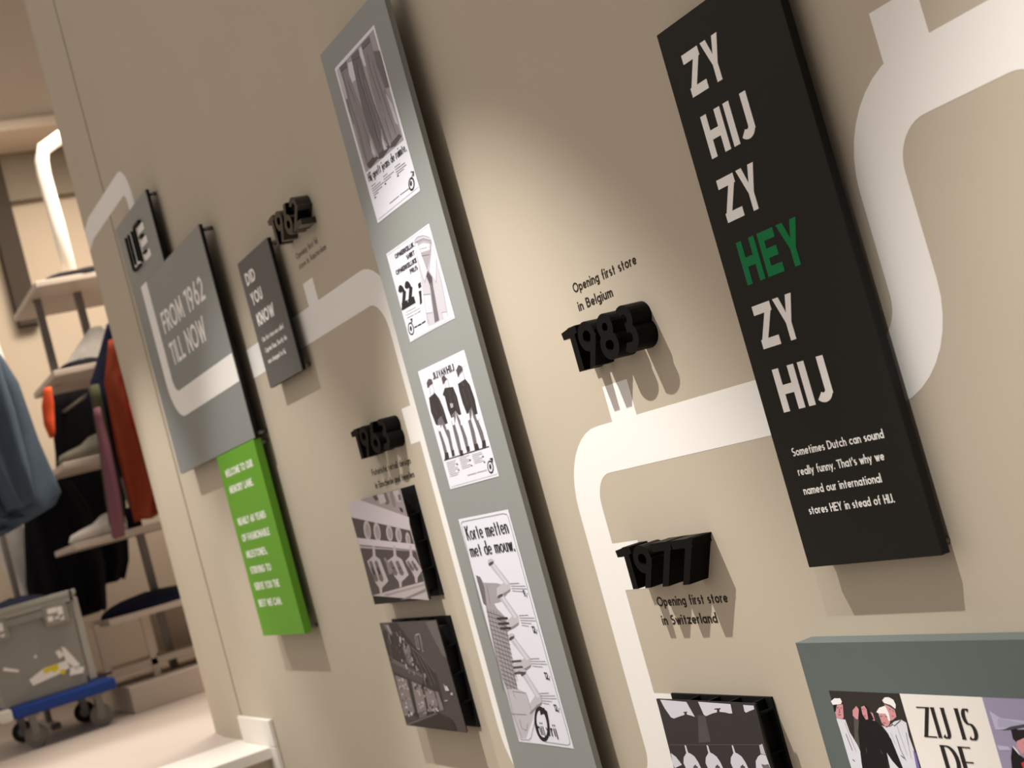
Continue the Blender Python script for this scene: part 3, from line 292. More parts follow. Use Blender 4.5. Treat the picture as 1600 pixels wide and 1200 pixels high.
],[5,[15,331,57,337,48,240,7,235]],[2,[-876,352,-819,357,-826,299,-883,294]],[3,[-274,677,-219,682,-226,616,-281,611]],[3,[233,34,296,40,287,-58,224,-63]],[3,[-377,347,-307,352,-314,285,-384,280]],[4,[-1262,834,-1208,839,-1218,720,-1271,715]],[4,[-736,983,-691,988,-699,893,-744,889]],[2,[-707,244,-637,249,-646,132,-716,126]],[3,[-624,85,-585,91,-591,31,-631,25]],[4,[309,36,338,41,330,-60,300,-65]],[4,[-233,619,-174,623,-183,508,-242,504]],[5,[-50,69,-5,74,-10,26,-56,20]],[4,[170,-58,232,-52,226,-113,164,-119]],[3,[-39,145,7,150,2,101,-45,96]],[5,[-580,488,-510,493,-517,428,-587,422]],[1,[1177,-176,1240,-244,1317,-218,1400,-327,1265,-342,1182,-331]],[1,[1410,-383,1515,-366,1526,-422,1425,-432]],[2,[977,-552,1164,-542,1163,-561,991,-576]],[7,[-1570,-1172,356,-840,1110,-987,1205,-1205,-916,-1203]],[5,[-1682,-1214,-1570,-1172,348,-853,362,-878,-1530,-1213]]],'f63b_l':[[3,10,[-774,988,-260,708,436,398,843,73]
],[3,10,[-71,553,111,296,224,-8,179,-263]],[3,10,[183,449,421,95,514,-232]],[3,10,[373,398,610,96,715,-228]],[3,10,[578,-369,580,-783]],[3,10,[672,-367,702,-766]],[3,10,[754,-383,805,-738]],[3,11,[-1341,878,-1401,400]],[3,11,[-1594,427,-1334,347,-522,140]],[1,13,[314,893,242,602,382,581]],[1,13,[431,904,365,621]],[1,12,[569,948,532,650,518,537,577,549]],[1,13,[348,906,578,932]],[1,12,[615,922,599,675]]],'f77':[[7,[-1354,1087,1329,1088,1265,129,1240,-264,-1403,-402,-1408,-58]],[6,[-265,859,-63,859,-114,444,-460,411]],[1,[-1245,1082,-487,1064,-362,829,-452,845,-575,860,-732,835,-988,779,-1065,797,-1179,940]],[7,[-657,896,-538,908,-543,894,-567,887,-580,840,-660,838,-626,885,-660,881]],[1,[-153,1077,706,1064,688,922,612,916,511,930,345,935,158,903,-41,853,-94,873]],[7,[244,981,417,995,402,974,376,971,355,927,286,925,307,968,241,963]],[1,[1025,1061,1283,1058,1276,1004,1138,971,1046,944,1015,961]
],[1,[-1370,191,-1244,133,-1133,15,-1380,-58,-1408,24]],[1,[-894,350,-854,345,-847,232,-776,215,-691,176,-629,91,-597,-2,-583,-157,-1002,-189,-1044,-33,-1072,47,-1020,140,-906,219]],[6,[-825,-17,-794,20,-758,29,-740,45,-718,46,-722,28,-685,19,-679,-10]],[1,[-256,385,-218,380,-211,270,-144,253,-63,215,-4,132,26,42,40,-109,-359,-140,-399,12,-425,90,-375,181,-267,258]],[6,[-191,27,-161,64,-127,72,-109,88,-89,89,-92,71,-57,62,-51,34]],[1,[433,423,468,418,475,311,538,295,615,257,670,177,699,89,711,-58,334,-87,297,61,273,136,319,225,422,299]],[6,[493,75,522,110,554,118,571,133,590,135,587,118,620,109,625,81]],[2,[1147,463,1235,488,1237,358,1244,324,1125,333]],[1,[1121,323,1241,317,1266,155,1264,127,1252,-140,921,-84,905,102,943,209,1034,284]],[5,[1063,175,1149,167,1248,187,1261,120,1080,114]]],'f77_l':[[5,6,[-1350,329,1154,470]]],'zij':[[9,[-2487,1459,-1101,1449,-1092,-247,-2465,-393]],[10,[-1101,1449,303,1437,292,-99,-1092,-247]
],[11,[303,1437,1496,1429,1693,50,292,-99]],[12,[-2124,1110,-1994,1115,-2192,587,-2264,722]],[13,[-2493,1076,-2312,1065,-2294,895,-2211,725,-2179,588,-2213,447,-2287,60,-2448,46,-2477,394,-2482,886]],[14,[-2483,1265,-2275,1274,-2330,1103,-2359,1074,-2485,1076,-2480,1168]],[16,[-2483,1265,-2396,1269,-2466,1168,-2500,1164]],[15,[-2505,1312,-2412,1355,-2291,1358,-2276,1314,-2307,1279,-2484,1263]],[14,[-2107,1198,-2008,1261,-1975,1219,-2030,1079,-2085,1081,-2132,1127]],[14,[-1791,1208,-1718,1173,-1715,1109,-1717,1058,-1811,1071]],[16,[-1963,1237,-1872,1283,-1798,1268,-1760,1192,-1728,1091,-1811,1071,-1849,1069,-1990,1064,-2051,1070]],[14,[-1916,1252,-1847,1271,-1816,1224,-1844,1087,-1886,1071,-1928,1152]],[13,[-1610,1020,-1525,990,-1343,1081,-1213,1108,-1129,1073,-1153,899,-1133,702,-1157,387,-1168,74,-1458,48,-1477,698,-1532,914]],[17,[-1150,717,-1116,686,-1134,159,-1229,151]],[16,[-2037,1062,-1840,1090,-1706,1072,-1635,1007,-1506,848,-1441,483,-1374,138,-1620,117,-1680,382,-1672,636,-1859,96,-2314,57,-2223,516,-2120,903]
],[13,[-1664,653,-1608,556,-1492,429,-1690,415]],[14,[-1611,1180,-1425,1200,-1429,1069,-1476,1020,-1545,1001,-1596,1054]],[15,[-1641,1193,-1561,1253,-1427,1284,-1407,1187,-1417,1086,-1449,1085,-1471,1177,-1605,1177]],[14,[-1443,1304,-1317,1316,-1275,1234,-1282,1142,-1372,1097,-1412,1087,-1407,1187]],[15,[-1461,1353,-1401,1392,-1320,1397,-1248,1367,-1228,1302,-1256,1246,-1331,1283,-1435,1311]],[18,[-1432,1317,-1327,1294,-1259,1249,-1280,1232,-1361,1279,-1443,1304]],[19,[359,1279,506,1193,849,1176,1052,1214,1013,1109,372,1050]],[20,[456,1191,838,1146,848,1072,424,1083]],[18,[470,1047,628,1100,915,1149,1029,1154,818,1093,613,1061]],[19,[321,864,497,859,520,815,338,804]],[21,[613,1061,698,1080,730,1064,810,1073,895,1044,886,970,764,949,644,912,602,955]],[14,[650,928,772,971,841,953,776,830,681,779,628,844]],[15,[570,871,612,828,646,762,593,699,525,724]],[16,[557,862,622,776,683,735,828,714,835,329,380,289,484,722]
],[22,[621,670,711,706,755,620,631,596]]],'zij_l':[[18,10,[-1423,1061,-1367,1022,-1215,1103]],[18,9,[-1481,1008,-1397,1037]],[18,14,[-1407,635,-1351,597]],[18,11,[-2397,518,-2359,498]],[12,9,[-1392,904,-1379,704,-1338,573]],[12,8,[-1185,947,-1206,780]],[12,9,[-2382,873,-2348,647]],[12,9,[-2043,700,-2060,630]],[12,9,[-1776,681,-1747,631]],[18,7,[-2414,1226,-2381,1231]],[18,7,[-2345,1228,-2314,1226]],[18,7,[-2371,1215,-2381,1168,-2404,1163]],[18,7,[-2429,1131,-2375,1133]],[18,7,[-1903,1222,-1881,1226]],[18,7,[-1856,1227,-1837,1222]],[18,7,[-1590,1139,-1548,1144]],[18,7,[-1491,1142,-1453,1139]],[18,7,[-1377,1242,-1350,1236]],[18,7,[-1320,1224,-1297,1214]],[22,9,[-1904,1136,-1868,1137]],[22,7,[-1571,1055,-1517,1056]],[22,7,[-1365,1155,-1328,1150]],[18,6,[752,918,774,916]],[2,9,[-2339,1032,-2317,841,-2275,634]],[2,8,[-1325,1065,-1309,874,-1286,643]],[2,9,[-1476,933,-1448,767]],[2,8,[-1202,847,-1227,613]
]]}
def art_mesh(key, org, y, fill=True, lines=True):
    mb = MB(); mats = []; idx = {}
    def use(c):
        if c not in idx: idx[c] = len(mats); mats.append(ink(c))
        mb.cur = idx[c]
    lay = y
    for col, p in ART.get(key, []):
        use(col); lay -= .000012
        mb.face([(org[0]+p[i]*1e-4, lay, org[1]+p[i+1]*1e-4) for i in range(0, len(p), 2)])
    for col, w, p in ART.get(key + '_l', []):
        use(col); lay -= .000004
        P = [(org[0]+p[i]*1e-4, org[1]+p[i+1]*1e-4) for i in range(0, len(p), 2)]
        h = w*.5e-4
        for a, b in zip(P, P[1:]):
            dx, dz = b[0]-a[0], b[1]-a[1]; m = math.hypot(dx, dz) or 1; nx, nz = -dz/m*h, dx/m*h
            mb.face([(a[0]+nx, lay, a[1]+nz), (b[0]+nx, lay, b[1]+nz), (b[0]-nx, lay, b[1]-nz), (a[0]-nx, lay, a[1]-nz)])
    return mb, mats, lay

# ------------------------------------------------------------------ the setting
def struct(name, mb, m, **k): return tag(obj(name, mb, m, **k), kind='structure')
struct('wall_right', MB().box(-4.688, 0, -1.6, 2.2, .15, 3.4), M_wall)
struct('wall_end', MB().prism([(-4.700, 0), (-5.0, 0), (-5.185, .02), (-5.185, .15), (-4.700, .15)], 'z', 0, 3.4), M_wall)
struct('floor', MB().box(-8.6, -4, -.12, -4.79, 3, 0), M_floor)
struct('trim_1', MB().box(-4.785, -4, -.035, -4.40, 0, .002), M_trim, bevel=.004)
struct('wall_landing', MB().box(-4.79, -4, -1.6, -4.43, 0, -.036), M_wall)
struct('floor_lower', MB().box(-4.43, -4, -1.7, 2.2, 0, -1.6), M_floor)
sk = MB(); sk.box(-4.70, -.014, .002, -4.345, 0, .089); sk.box(-4.428, -.014, -1.6, -4.345, 0, .002)
struct('baseboard_right', sk, M_trim, bevel=.003)
M_shopwall = mat('shop_wall_paint', (.62, .52, .41), .8, .2, noise=.03, nscale=4)
M_bronze = mat('niche_bronze', (.20, .16, .11), .5, .4, noise=.15, nscale=6)
struct('wall_back', MB().box(-8.75, -4, 0, -8.6, 3, 4.6), M_shopwall)
struct('trim_2', MB().box(-8.6, -4, 3.31, -8.1, 3, 4.6).box(-8.6, -4, 3.24, -8.07, 3, 3.3), M_shopwall, bevel=.005)
struct('trim_3', MB().box(-8.6, .30, 2.2, -8.5, .42, 3.24), mat('post_umber', (.05, .037, .026), .6, .2, noise=.1))
struct('wall_niche', MB().box(-8.6, .30, 2.95, -8.52, 3, 3.24), M_bronze)

# ------------------------------------------------------------------ the painted timeline
def fillet(pts, r, n=10):
    out = [pts[0]]
    for a, b, c in zip(pts, pts[1:], pts[2:]):
        a, b, c = Vector(a), Vector(b), Vector(c); u, v = (a-b).normalized(), (c-b).normalized()
        o = b + (u+v)*r
        pu, pv = b+u*r-o, b+v*r-o; a0 = atan2(pu.y, pu.x); a1 = atan2(pv.y, pv.x); d = (a1-a0+pi) % (2*pi) - pi
        out += [(o.x+r*cos(a0+d*i/n), o.y+r*sin(a0+d*i/n)) for i in range(n+1)]
    return out + [pts[-1]]
def ribbon(mb, pts, r, w, y, thick):
    P = [Vector(p) for p in fillet(pts, r)]; P = [p for i, p in enumerate(P) if i == 0 or (p-P[i-1]).length > 1e-5]
    L, R = [], []
    for i, p in enumerate(P):
        t = (P[min(i+1, len(P)-1)] - P[max(i-1, 0)]).normalized(); nrm = Vector((-t.y, t.x))
        L.append(tuple(p+nrm*w/2)); R.append(tuple(p-nrm*w/2))
    mb.strip(L, R, y-thick, y)
mb = MB(); TH = .00025
mb.strip([(-5.18, 1.90), (-5.0, 1.90)], [(-5.18, 1.822), (-5.0, 1.822)], -TH, 0)
for i in (0, 2, 4, 6): mb.v[i] = (mb.v[i][0], mb.v[i][1]+.0195, mb.v[i][2])
ribbon(mb, [(-5.0, 1.861), (-4.40, 1.861), (-4.40, 1.45)], .07, .078, 0, TH)
tag(obj('timeline_ribbon', mb, M_white, loc=(-4.8, 0, 1.82)), 'short white painted band folding round the wall end above the emblem sign', 'wall graphic')
mb = MB()
ribbon(mb, [(-3.66, 1.099), (-2.662, 1.099), (-2.662, .03), (-2.45, .03)], .11, .079, 0, TH)
ribbon(mb, [(-2.4501, .03), (-2.088, .03), (-2.088, .635), (-1.221, .635), (-1.221, .946), (-.912, .946), (-.912, .29)], .092, .079, 0, TH)
for x0, z0, x1, z1 in ((-3.12, 1.13, -3.05, 1.194), (-2.751, .749, -2.69, .827), (-1.944, .67, -1.868, .733), (-2.06, .3985, -1.968, .4785), (-1.166, .98, -1.09, 1.04), (-2.06, .14, -1.98, .2215)):
    mb.box(x0, -TH-.00005, z0, x1, 0, z1)
tag(obj('timeline_ribbon', mb, M_white, loc=(-2.09, 0, .6)), 'broad white painted timeline band winding along the taupe wall', 'wall graphic')

# ------------------------------------------------------------------ panels
def spacers(root, pts, yb):
    for x, z in pts: obj('spacer', MB().tube([(x, 0, z), (x, yb, z)], .006, 10), M_steel, root, smooth=True)
def panel(name, label, x0, z0, x1, z1, d, face_m, side_m, ft, t, cat='sign'):
    root = thing(name, label, cat, ((x0+x1)/2, 0, z0))
    obj('face_board', MB().box(x0, -d, z0, x1, -d+ft, z1), face_m, root, bevel=.0008)
    obj('backing_board', MB().box(x0+.0005, -d+ft, z0+.0005, x1-.0005, -d+t, z1-.0005), side_m, root)
    m = .012
    spacers(root, [(x0+m, z0+m), (x1-.018, z0+m), (x0+m, z1-m), (x1-.018, z1-m)], -d+t)
    return root
def lettering(name, root, items, y, m, label=None, **k):
    words = k.pop('words', False); t, gap = k.get('t', .16), k.get('gap', .09)
    for it in items:
        parts = [it]
        if words and ' ' in it[0]:
            adv = lambda q: sum(GL[c][0]+t+gap for c in q)
            kk = it[3]/(adv(it[0])-gap); parts = []; done = ''
            for wd in it[0].split(' '):
                parts.append((wd, it[1]+adv(done)*kk, it[2], (adv(wd)-gap)*kk, it[4])); done += wd+' '
        for p in parts: obj(name, write(MB(), *p, y, **k), m, root, label=label)

r = panel('letter_sign', 'small grey sign with a two-letter emblem above the wide grey title panel', -4.53, 1.504, -4.083, 1.731, .036, M_greyl, M_core, .003, .012)
lg = MB(); lw = MB()
for (xt, zt, xb, zb) in ((-4.413, 1.671, -4.403, 1.565), (-4.372, 1.670, -4.367, 1.572), (-4.325, 1.668, -4.322, 1.572), (-4.289, 1.668, -4.28, 1.56)):
    lg.box(xt-.003, -.046, zb, xt+.003, -.036, zt)  # black fins imitate the shaded inner walls of cut-out letters
    lw.box(xt+.003, -.0375, zb, xt+.016, -.036, zt)
lg.box(-4.413, -.046, 1.558, -4.32, -.036, 1.5625); lg.box(-4.286, -.046, 1.666, -4.21, -.036, 1.674); lg.box(-4.25, -.046, 1.624, -4.215, -.036, 1.630); lg.box(-4.25, -.046, 1.574, -4.215, -.036, 1.580)
lw.box(-4.39, -.0385, 1.562, -4.325, -.036, 1.585)
for z in (1.64, 1.598, 1.556): lw.box(-4.262, -.0385, z, -4.19, -.036, z+.022)
obj('emblem_shade_strips', lg, M_core, r, label='raised black strips standing in for the shaded edges of the two-letter emblem'); obj('emblem_inlay', lw, M_letter, r)

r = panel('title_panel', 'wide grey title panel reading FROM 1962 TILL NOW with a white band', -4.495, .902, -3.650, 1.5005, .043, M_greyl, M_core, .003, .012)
mb = MB(); ribbon(mb, [(-4.34, 1.5), (-4.34, 1.10), (-3.650, 1.10)], .085, .079, -.043, .0006)
obj('printed_band', mb, M_white, r, label='white band curving across the grey panel')
lettering('heading', r, [('FROM 1962', -4.243, 1.316, .494, .066), ('TILL NOW', -4.24, 1.215, .410, .069)], -.043, M_letter, 'pale capital lettering', t=.16, gap=.12, words=True)

r = panel('welcome_sign', 'narrow bright green welcome sign with white capitals below the grey title panel', -4.045, .363, -3.660, .900, .045, M_green, M_green, .021, .022)
lettering('lettering', r, [(a, -3.996-.001*i, b, c, .0215) for i, (a, b, c) in enumerate((('WELCOME TO OUR', .8325, .275), ('MEMORY LANE.', .784, .237), ('NEARLY 60 YEARS', .689, .273), ('OF FASHIONABLE', .641, .268), ('MILESTONES,', .592, .202), ('STRIVING TO', .545, .200), ('SERVE YOU THE', .4975, .237), ('BEST WE CAN.', .448, .216)))], -.045, M_letter, 'white capital lettering', t=.2, gap=.1)

r = panel('fact_sign', 'narrow charcoal sign headed DID YOU KNOW', -3.458, 1.003, -3.196, 1.336, .03, M_dark, M_core, .003, .011)
lettering('heading', r, [('DID', -3.424, 1.268, .079, .032), ('YOU', -3.421, 1.215, .090, .032), ('KNOW', -3.418, 1.160, .141, .032)], -.03, M_letter, 'white capital heading', t=.21, gap=.1)
lettering('body_text', r, [('Our first store was called', -3.419, 1.1187, .176, .0123), ('Captain Shop. Shortly this', -3.419, 1.090, .180, .0123), ('was changed to hij.', -3.419, 1.0617, .147, .0123)], -.03, M_letter, 'small white text', t=.15)

r = panel('poster_board', 'tall pale grey board carrying four old advertising posters', -2.576, -.12, -2.236, 1.555, .045, M_grey, M_grey, .003, .0115, cat='display board')
r = panel('language_sign', 'tall black sign with stacked white words and one green word', -1.5165, .4145, -1.2665, 1.1605, .03, M_blackp, M_core, .003, .013)
lettering('heading', r, [('ZY', -1.4772, 1.0572, .0822, .0583), ('HIJ', -1.4742, .9705, .101, .0583), ('ZY', -1.479, .8834, .0818, .0583), ('ZY', -1.4805, .7095, .0835, .0583), ('HIJ', -1.4764, .6222, .1045, .0583)], -.03, M_letter, 'white capital words', t=.215, gap=.13)
lettering('green_word', r, [('HEY', -1.4755, .7962, .1275, .0583)], -.03, M_letgreen, 'green capital word', t=.215, gap=.13)
lettering('body_text', r, [('Sometimes Dutch can sound', -1.4833, .5633, .1777, .0112), ("really funny. That's why we", -1.4828, .5371, .1673, .0112), ('named our international', -1.4826, .511, .1513, .0112), ('stores HEY in stead of HIJ.', -1.4833, .4844, .1639, .0112)], -.03, M_letter, 'small white text', t=.155)

r = panel('photo_board', 'slate grey board with a colour magazine spread', -1.592, -.30, -.72, .3125, .03, M_slate, M_slate, .003, .03, cat='display board')
mb, mats, y = art_mesh('zij', (-1.3, .1), -.0302)
obj('printed_spread', mb, mats, r, label='colour print with people in white caps beside a cream page')
lettering('print_lettering', r, [('ZIJ IS', -1.3865, .1905, .0935, .0385), ('DE', -1.3642, .143, .0512, .0385)], y-.00003, ink(8), 'black serif capitals', t=.215, th=.04, serif=.12, thick=.00002, gap=.08)

# ------------------------------------------------------------------ the four posters glued on the grey board
def poster(key, label, x0, z0, x1, z1, org):
    root = thing('poster', label, 'poster', ((x0+x1)/2, -.045, z0), group='old advertising posters on the grey board')
    obj('paper_sheet', MB().box(x0, -.0455, z0, x1, -.045, z1), ink(0), root)
    mb, mats, y = art_mesh(key, org, -.0456)
    obj('printed_picture', mb, mats, root)
    return root, y-.00003
K = ink(8)
r, y = poster('p1', 'topmost poster on the grey board showing three pairs of jeans', -2.5179, 1.1823, -2.3019, 1.5060, (-2.405, 1.35))
lettering('headline', r, [('Hij geeft jeans de ruimte.', -2.5055, 1.263, .1965, .0165)], y, K, t=.21, th=.09, thick=.00002, gap=.06, serif=.04)
r, y = poster('p2', 'poster on the grey board showing a shirt and tie priced 22', -2.5183, 0.9378, -2.3013, 1.1183, (-2.405, 1.05))
lettering('headline', r, [('OPMERKELIJK', -2.4821, 1.0977, .095, .0095), ('SHIRT', -2.4326, 1.0835, .0406, .0093), ('OPMERKELIJKE', -2.4975, 1.0685, .105, .0095), ('PRIJS', -2.434, 1.0551, .0374, .0094)], y, K, t=.25, thick=.00002, gap=.06)
lettering('price', r, [('22', -2.5105, 1.0008, .0645, .0472)], y, K, t=.29, thick=.00002, gap=.06)
r, y = poster('p3', 'poster on the grey board showing three people in caps and dark jackets', -2.5195, 0.6366, -2.2998, 0.8764, (-2.405, .77))
lettering('headline', r, [('JIJ', -2.4604, .8495, .0245, .0128), ('VAN', -2.432, .8495, .0335, .0128), ('HIJ', -2.3935, .8495, .034, .0128)], y-.00003, K, t=.19, th=.16, thick=.00002, gap=.12, serif=.11)
r, y = poster('p4', 'lowest and longest poster on the grey board showing flexed bare arms', -2.5203, 0.1291, -2.3010, 0.5741, (-2.405, .32))
lettering('headline', r, [('Korte metten', -2.5035, .5316, .184, .0285), ('met de mouw.', -2.5075, .4985, .193, .0265)], y, K, t=.20, th=.075, thick=.00002, gap=.06, serif=.03)
lettering('price', r, [('9,-', -2.3305, .4121, .0175, .0125), ('12,-', -2.3335, .3433, .0195, .0133), ('12,-', -2.3345, .2561, .0205, .0135), ('12,-', -2.3318, .1962, .0195, .0132)], y, K, t=.18, thick=.00002)
lettering('brand_mark', r, [('hij', -2.424, .1479, .026, .026), ('vrij', -2.388, .1474, .039, .024)], y-.00003, K, t=.15, thick=.00002, gap=.1)

# ------------------------------------------------------------------ framed photographs on deep black boxes
def photo_box(label, x0, z0, x1, z1, d, key, org, top_ribs, side_ribs, group=None):
    root = thing('photo_box', label, 'picture', ((x0+x1)/2, 0, z0))
    obj('front_plate', MB().box(x0, -d, z0, x1, -d+.003, z1), M_blackp, root)
    obj('back_plate', MB().box(x0, -.004, z0, x1, 0, z1), M_core, root)
    obj('core', MB().box(x0+.018, -d+.003, z0+.018, x1-.018, -.004, z1-.018), M_core, root)
    for z in side_ribs:
        for a, b in ((x1-.018, x1-.0015), (x0+.0015, x0+.018)): obj('rib', MB().box(a, -d+.003, z-.0014, b, -.004, z+.0014), M_gloss, root)
    for x in top_ribs:
        for a, b in ((z1-.018, z1-.0015), (z0+.0015, z0+.018)): obj('rib', MB().box(x-.0014, -d+.003, a, x+.0014, -.004, b), M_gloss, root)
    SEPIA[0] = key != 'f77'; mb, mats, y = art_mesh(key, org, -d-.0002); SEPIA[0] = False
    obj('printed_photo', mb, mats, root, label='sepia print')
    return root
photo_box('sepia photo box of a facade with oblong ornaments, above a darker interior photo', -3.1195, .4215, -2.7905, .665, .035, 'f63a', (-2.955, .545), [-3.03, -2.955, -2.88], [.605, .545, .485])
photo_box('dark sepia photo box of a shop interior, hung under the facade photo', -3.1225, .1325, -2.787, .3765, .035, 'f63b', (-2.955, .255), [-3.03, -2.955, -2.88], [.315, .254, .192])
photo_box('dark photo box with white vase shapes at the band below the 1977 numerals', -1.9915, -.03, -1.7215, .2238, .033, 'f77', (-1.855, .115), [-1.908, -1.853, -1.798, -1.738], [.206, .146, .086, .026])

# ------------------------------------------------------------------ year numbers: four deep digits each
def year(text, label, spec, z0, z1, m, d=.036, t=.195):
    cap = z1-z0; x0 = spec[0][0]; x1 = spec[-1][1]
    root = thing('year_number', label, 'number', ((x0+x1)/2, 0, z0))
    for ch, (a, b) in zip(text, spec):
        w, sh = glyph_shapes(ch, t); k = (b-a)/w; mb = MB()
        for i, s in enumerate(sh):
            f = lambda p: (a+p[0]*k, z0+p[1]*cap)
            if s[0] == 'poly': mb.prism([f(p) for p in s[1]], 'y', -d-.0001*i, 0)
            else: mb.strip([f(p) for p in s[1]], [f(p) for p in s[2]], -d-.0001*i, 0, s[3])
        obj('digit', mb, m, root, label='extruded digit ' + ch)
    return root
year('1977', 'matt black numerals 1977 above the caption about Switzerland', [(-1.976, -1.947), (-1.937, -1.885), (-1.876, -1.821), (-1.818, -1.763)], .4065, .4755, M_gloss)
year('1983', 'matt black numerals 1983 below the caption about Belgium', [(-1.955, -1.925), (-1.917, -1.865), (-1.859, -1.806), (-1.799, -1.749)], .7655, .8385, M_gloss)
year('1963', 'deep black numerals 1963 beside the edge of the tall poster board', [(-2.972, -2.943), (-2.935, -2.885), (-2.879, -2.828), (-2.822, -2.773)], .7515, .8205, M_gloss)
year('1962', 'shiny black numerals 1962 catching bright reflections', [(-3.136, -3.108), (-3.098, -3.047), (-3.042, -2.991), (-2.985, -2.935)], 1.2955, 1.3665, M_chrome)

# ------------------------------------------------------------------ captions stuck on the wall
def caption(label, items, m, x, z):
    mb = MB()
    for it in items: write(mb, *it, 0, t=.185, thick=.0003)
    tag(obj('wall_caption', mb, m, loc=(x, 0, z)), label, 'caption')
caption('dark caption Opening first store in Belgium above the 1983 numerals', [('Opening first store', -1.950, .8925, .197, .0163), ('in Belgium', -1.950, .862, .110, .0163)], M_caption, -1.9, .87)
caption('dark caption Opening first store in Switzerland under the 1977 numerals', [('Opening first store', -1.9615, .367, .197, .0163), ('in Switzerland', -1.9625, .3365, .156, .0163)], M_caption, -1.9, .35)
caption('dark caption Futuristic retail design above the facade photo box', [('Futuristic retail design', -3.010, .710, .232, .0150), ('in Enschede and Heerlen', -3.010, .680, .232, .0150)], M_caption, -2.9, .69)
caption('faded caption store in Amsterdam under the shiny 1962 numerals', [('Opening first hij', -3.1165, 1.254, .156, .0143), ('store in Amsterdam', -3.1165, 1.2285, .195, .0143)], M_captionf, -3.0, 1.24)

# ------------------------------------------------------------------ the shop beyond the wall
M_shelf = mat('shelf_board', (.60, .52, .45), .5, .3, noise=.03)
M_post = mat('post_grey', (.22, .20, .18), .4, .4, noise=.05)
M_pipe = mat('pipe_white', (.85, .80, .72), .35, .4, noise=.02)
M_ply = mat('plinth_board', (.64, .55, .46), .6, .3, noise=.05, nscale=8)
unit = thing('shelf_unit', 'freestanding shop shelf unit with pale boards on a low plinth', 'shelf', (-7.1, .6, 0))
for z, y0, xa, xb in ((2.09, .115, -6.82, -7.60), (1.65, .09, -6.80, -7.45), (1.215, .025, -6.80, -7.35), (.835, -.02, -6.77, -7.35), (.45, .05, -6.80, -7.40)):
    obj('shelf_board', MB().box(xb, y0, z-.03, xa, 1.4, z), M_shelf, unit, bevel=.004)
for x, y, z0 in ((-7.12, .16, 1.62), (-7.12, .36, .1), (-7.12, 1.3, .1)):
    obj('post', MB().box(x-.018, y-.018, z0, x+.018, y+.018, 2.08), M_post, unit)
obj('plinth', MB().box(-7.6, .055, 0, -6.765, 1.4, .125), M_ply, unit, bevel=.005)
fr = MB(); fr.box(-6.95, -.0, .20, -6.93, .03, .44); fr.box(-6.95, .22, .126, -6.93, .25, .44); fr.box(-7.3, 0, .18, -6.93, 1.2, .21); fr.box(-7.3, .34, .21, -7.27, 1.2, .42)
obj('hanging_arm', MB().tube([(-7.12, .56, 1.88), (-6.44, .56, 1.88)], .01, 8), M_post, unit, smooth=True)
obj('hanging_arm', MB().tube([(-7.12, .36, 1.58), (-8.02, .30, 1.58)], .01, 8), M_post, unit, smooth=True)
obj('base_frame', fr, M_ply, unit)
tag(obj('clothes_pipe', MB().tube([(-7.1, .348, 2.09), (-7.1, .349, 2.42), (-7.1, .345, 2.68), (-7.1, .352, 2.75), (-7.1, .375, 2.81), (-7.1, .50, 2.875), (-7.1, .9, 2.95)], .035, 12), M_pipe, loc=(-7.1, .35, 2.09), smooth=True), 'thick bent white pipe rising from the top shelf', 'pipe')
tag(obj('rail_pipe', MB().tube([(-7.88, -.12, 2.21), (-7.88, -.03, 2.15), (-7.88, .035, 2.02), (-7.88, .05, 1.84), (-7.88, .05, 0)], .022, 12), M_pipe, loc=(-7.88, .05, 0), smooth=True), 'slim pale curved rail behind the blue jacket', 'pipe')

def garment(name, label, rows, m, cat, folds=5, amp=.02, seed=0, loc=None, group=None, parent=None):
    """rows: (z, y left, y right, x centre, thickness) from the top down; a hanging cloth body with folds"""
    rnd = random.Random(seed); ph = rnd.random()*6; n = 44; R = []
    N = len(rows)
    fine = []
    for i in range(N-1):
        for k in range(4):
            f = k/4; fine.append([a+(b-a)*f for a, b in zip(rows[i], rows[i+1])])
    fine.append(list(rows[-1]))
    for i, (z, ya, yb, xc, th) in enumerate(fine):
        u = i/(len(fine)-1); ring = []
        for j in range(n):
            a = 2*pi*j/n; cy, cx = cos(a), sin(a)
            yy = (ya+yb)/2 + (yb-ya)/2*(abs(cy)**.8)*(1 if cy >= 0 else -1)
            w = 1 + amp/th*2*(.25+u)*sin(folds*yy/(abs(yb-ya)+.05)*6.28/1.0+ph+u*1.3) + .12*sin(9*u+ph+3*yy)
            ring.append((xc + th/2*cx*w, yy, z + .012*sin(j*.9+ph)*u))
        R.append(ring)
    mb = MB(); mb.rings(R)
    o = obj(name, mb, m, parent, loc=loc or (rows[0][3], (rows[0][1]+rows[0][2])/2, rows[-1][0]), smooth=True)
    if parent is None: tag(o, label, cat, group)
    return o
def cloth(n, c, r=.85): return mat(n, c, r, .15, noise=.18, nscale=14, bump=.3, bscale=120)
C_blue = cloth('cloth_blue', (.058, .083, .118)); C_black = cloth('cloth_black', (.006, .006, .008)); C_navy = cloth('cloth_navy', (.008, .010, .028))
C_rust = cloth('cloth_rust', (.21, .036, .014)); C_red = cloth('cloth_red', (.75, .02, .03)); C_mauve = cloth('cloth_mauve', (.20, .085, .11)); C_olive = cloth('cloth_olive', (.065, .065, .035)); C_orange = cloth('cloth_orange', (.75, .10, .03))
C_pale = cloth('cloth_pale', (.72, .69, .65)); C_grey = cloth('cloth_grey', (.20, .19, .16))
bj = thing('jacket', 'slate blue jacket hanging at the near end of the rail', 'jacket', (-6.5, -.4, .95))
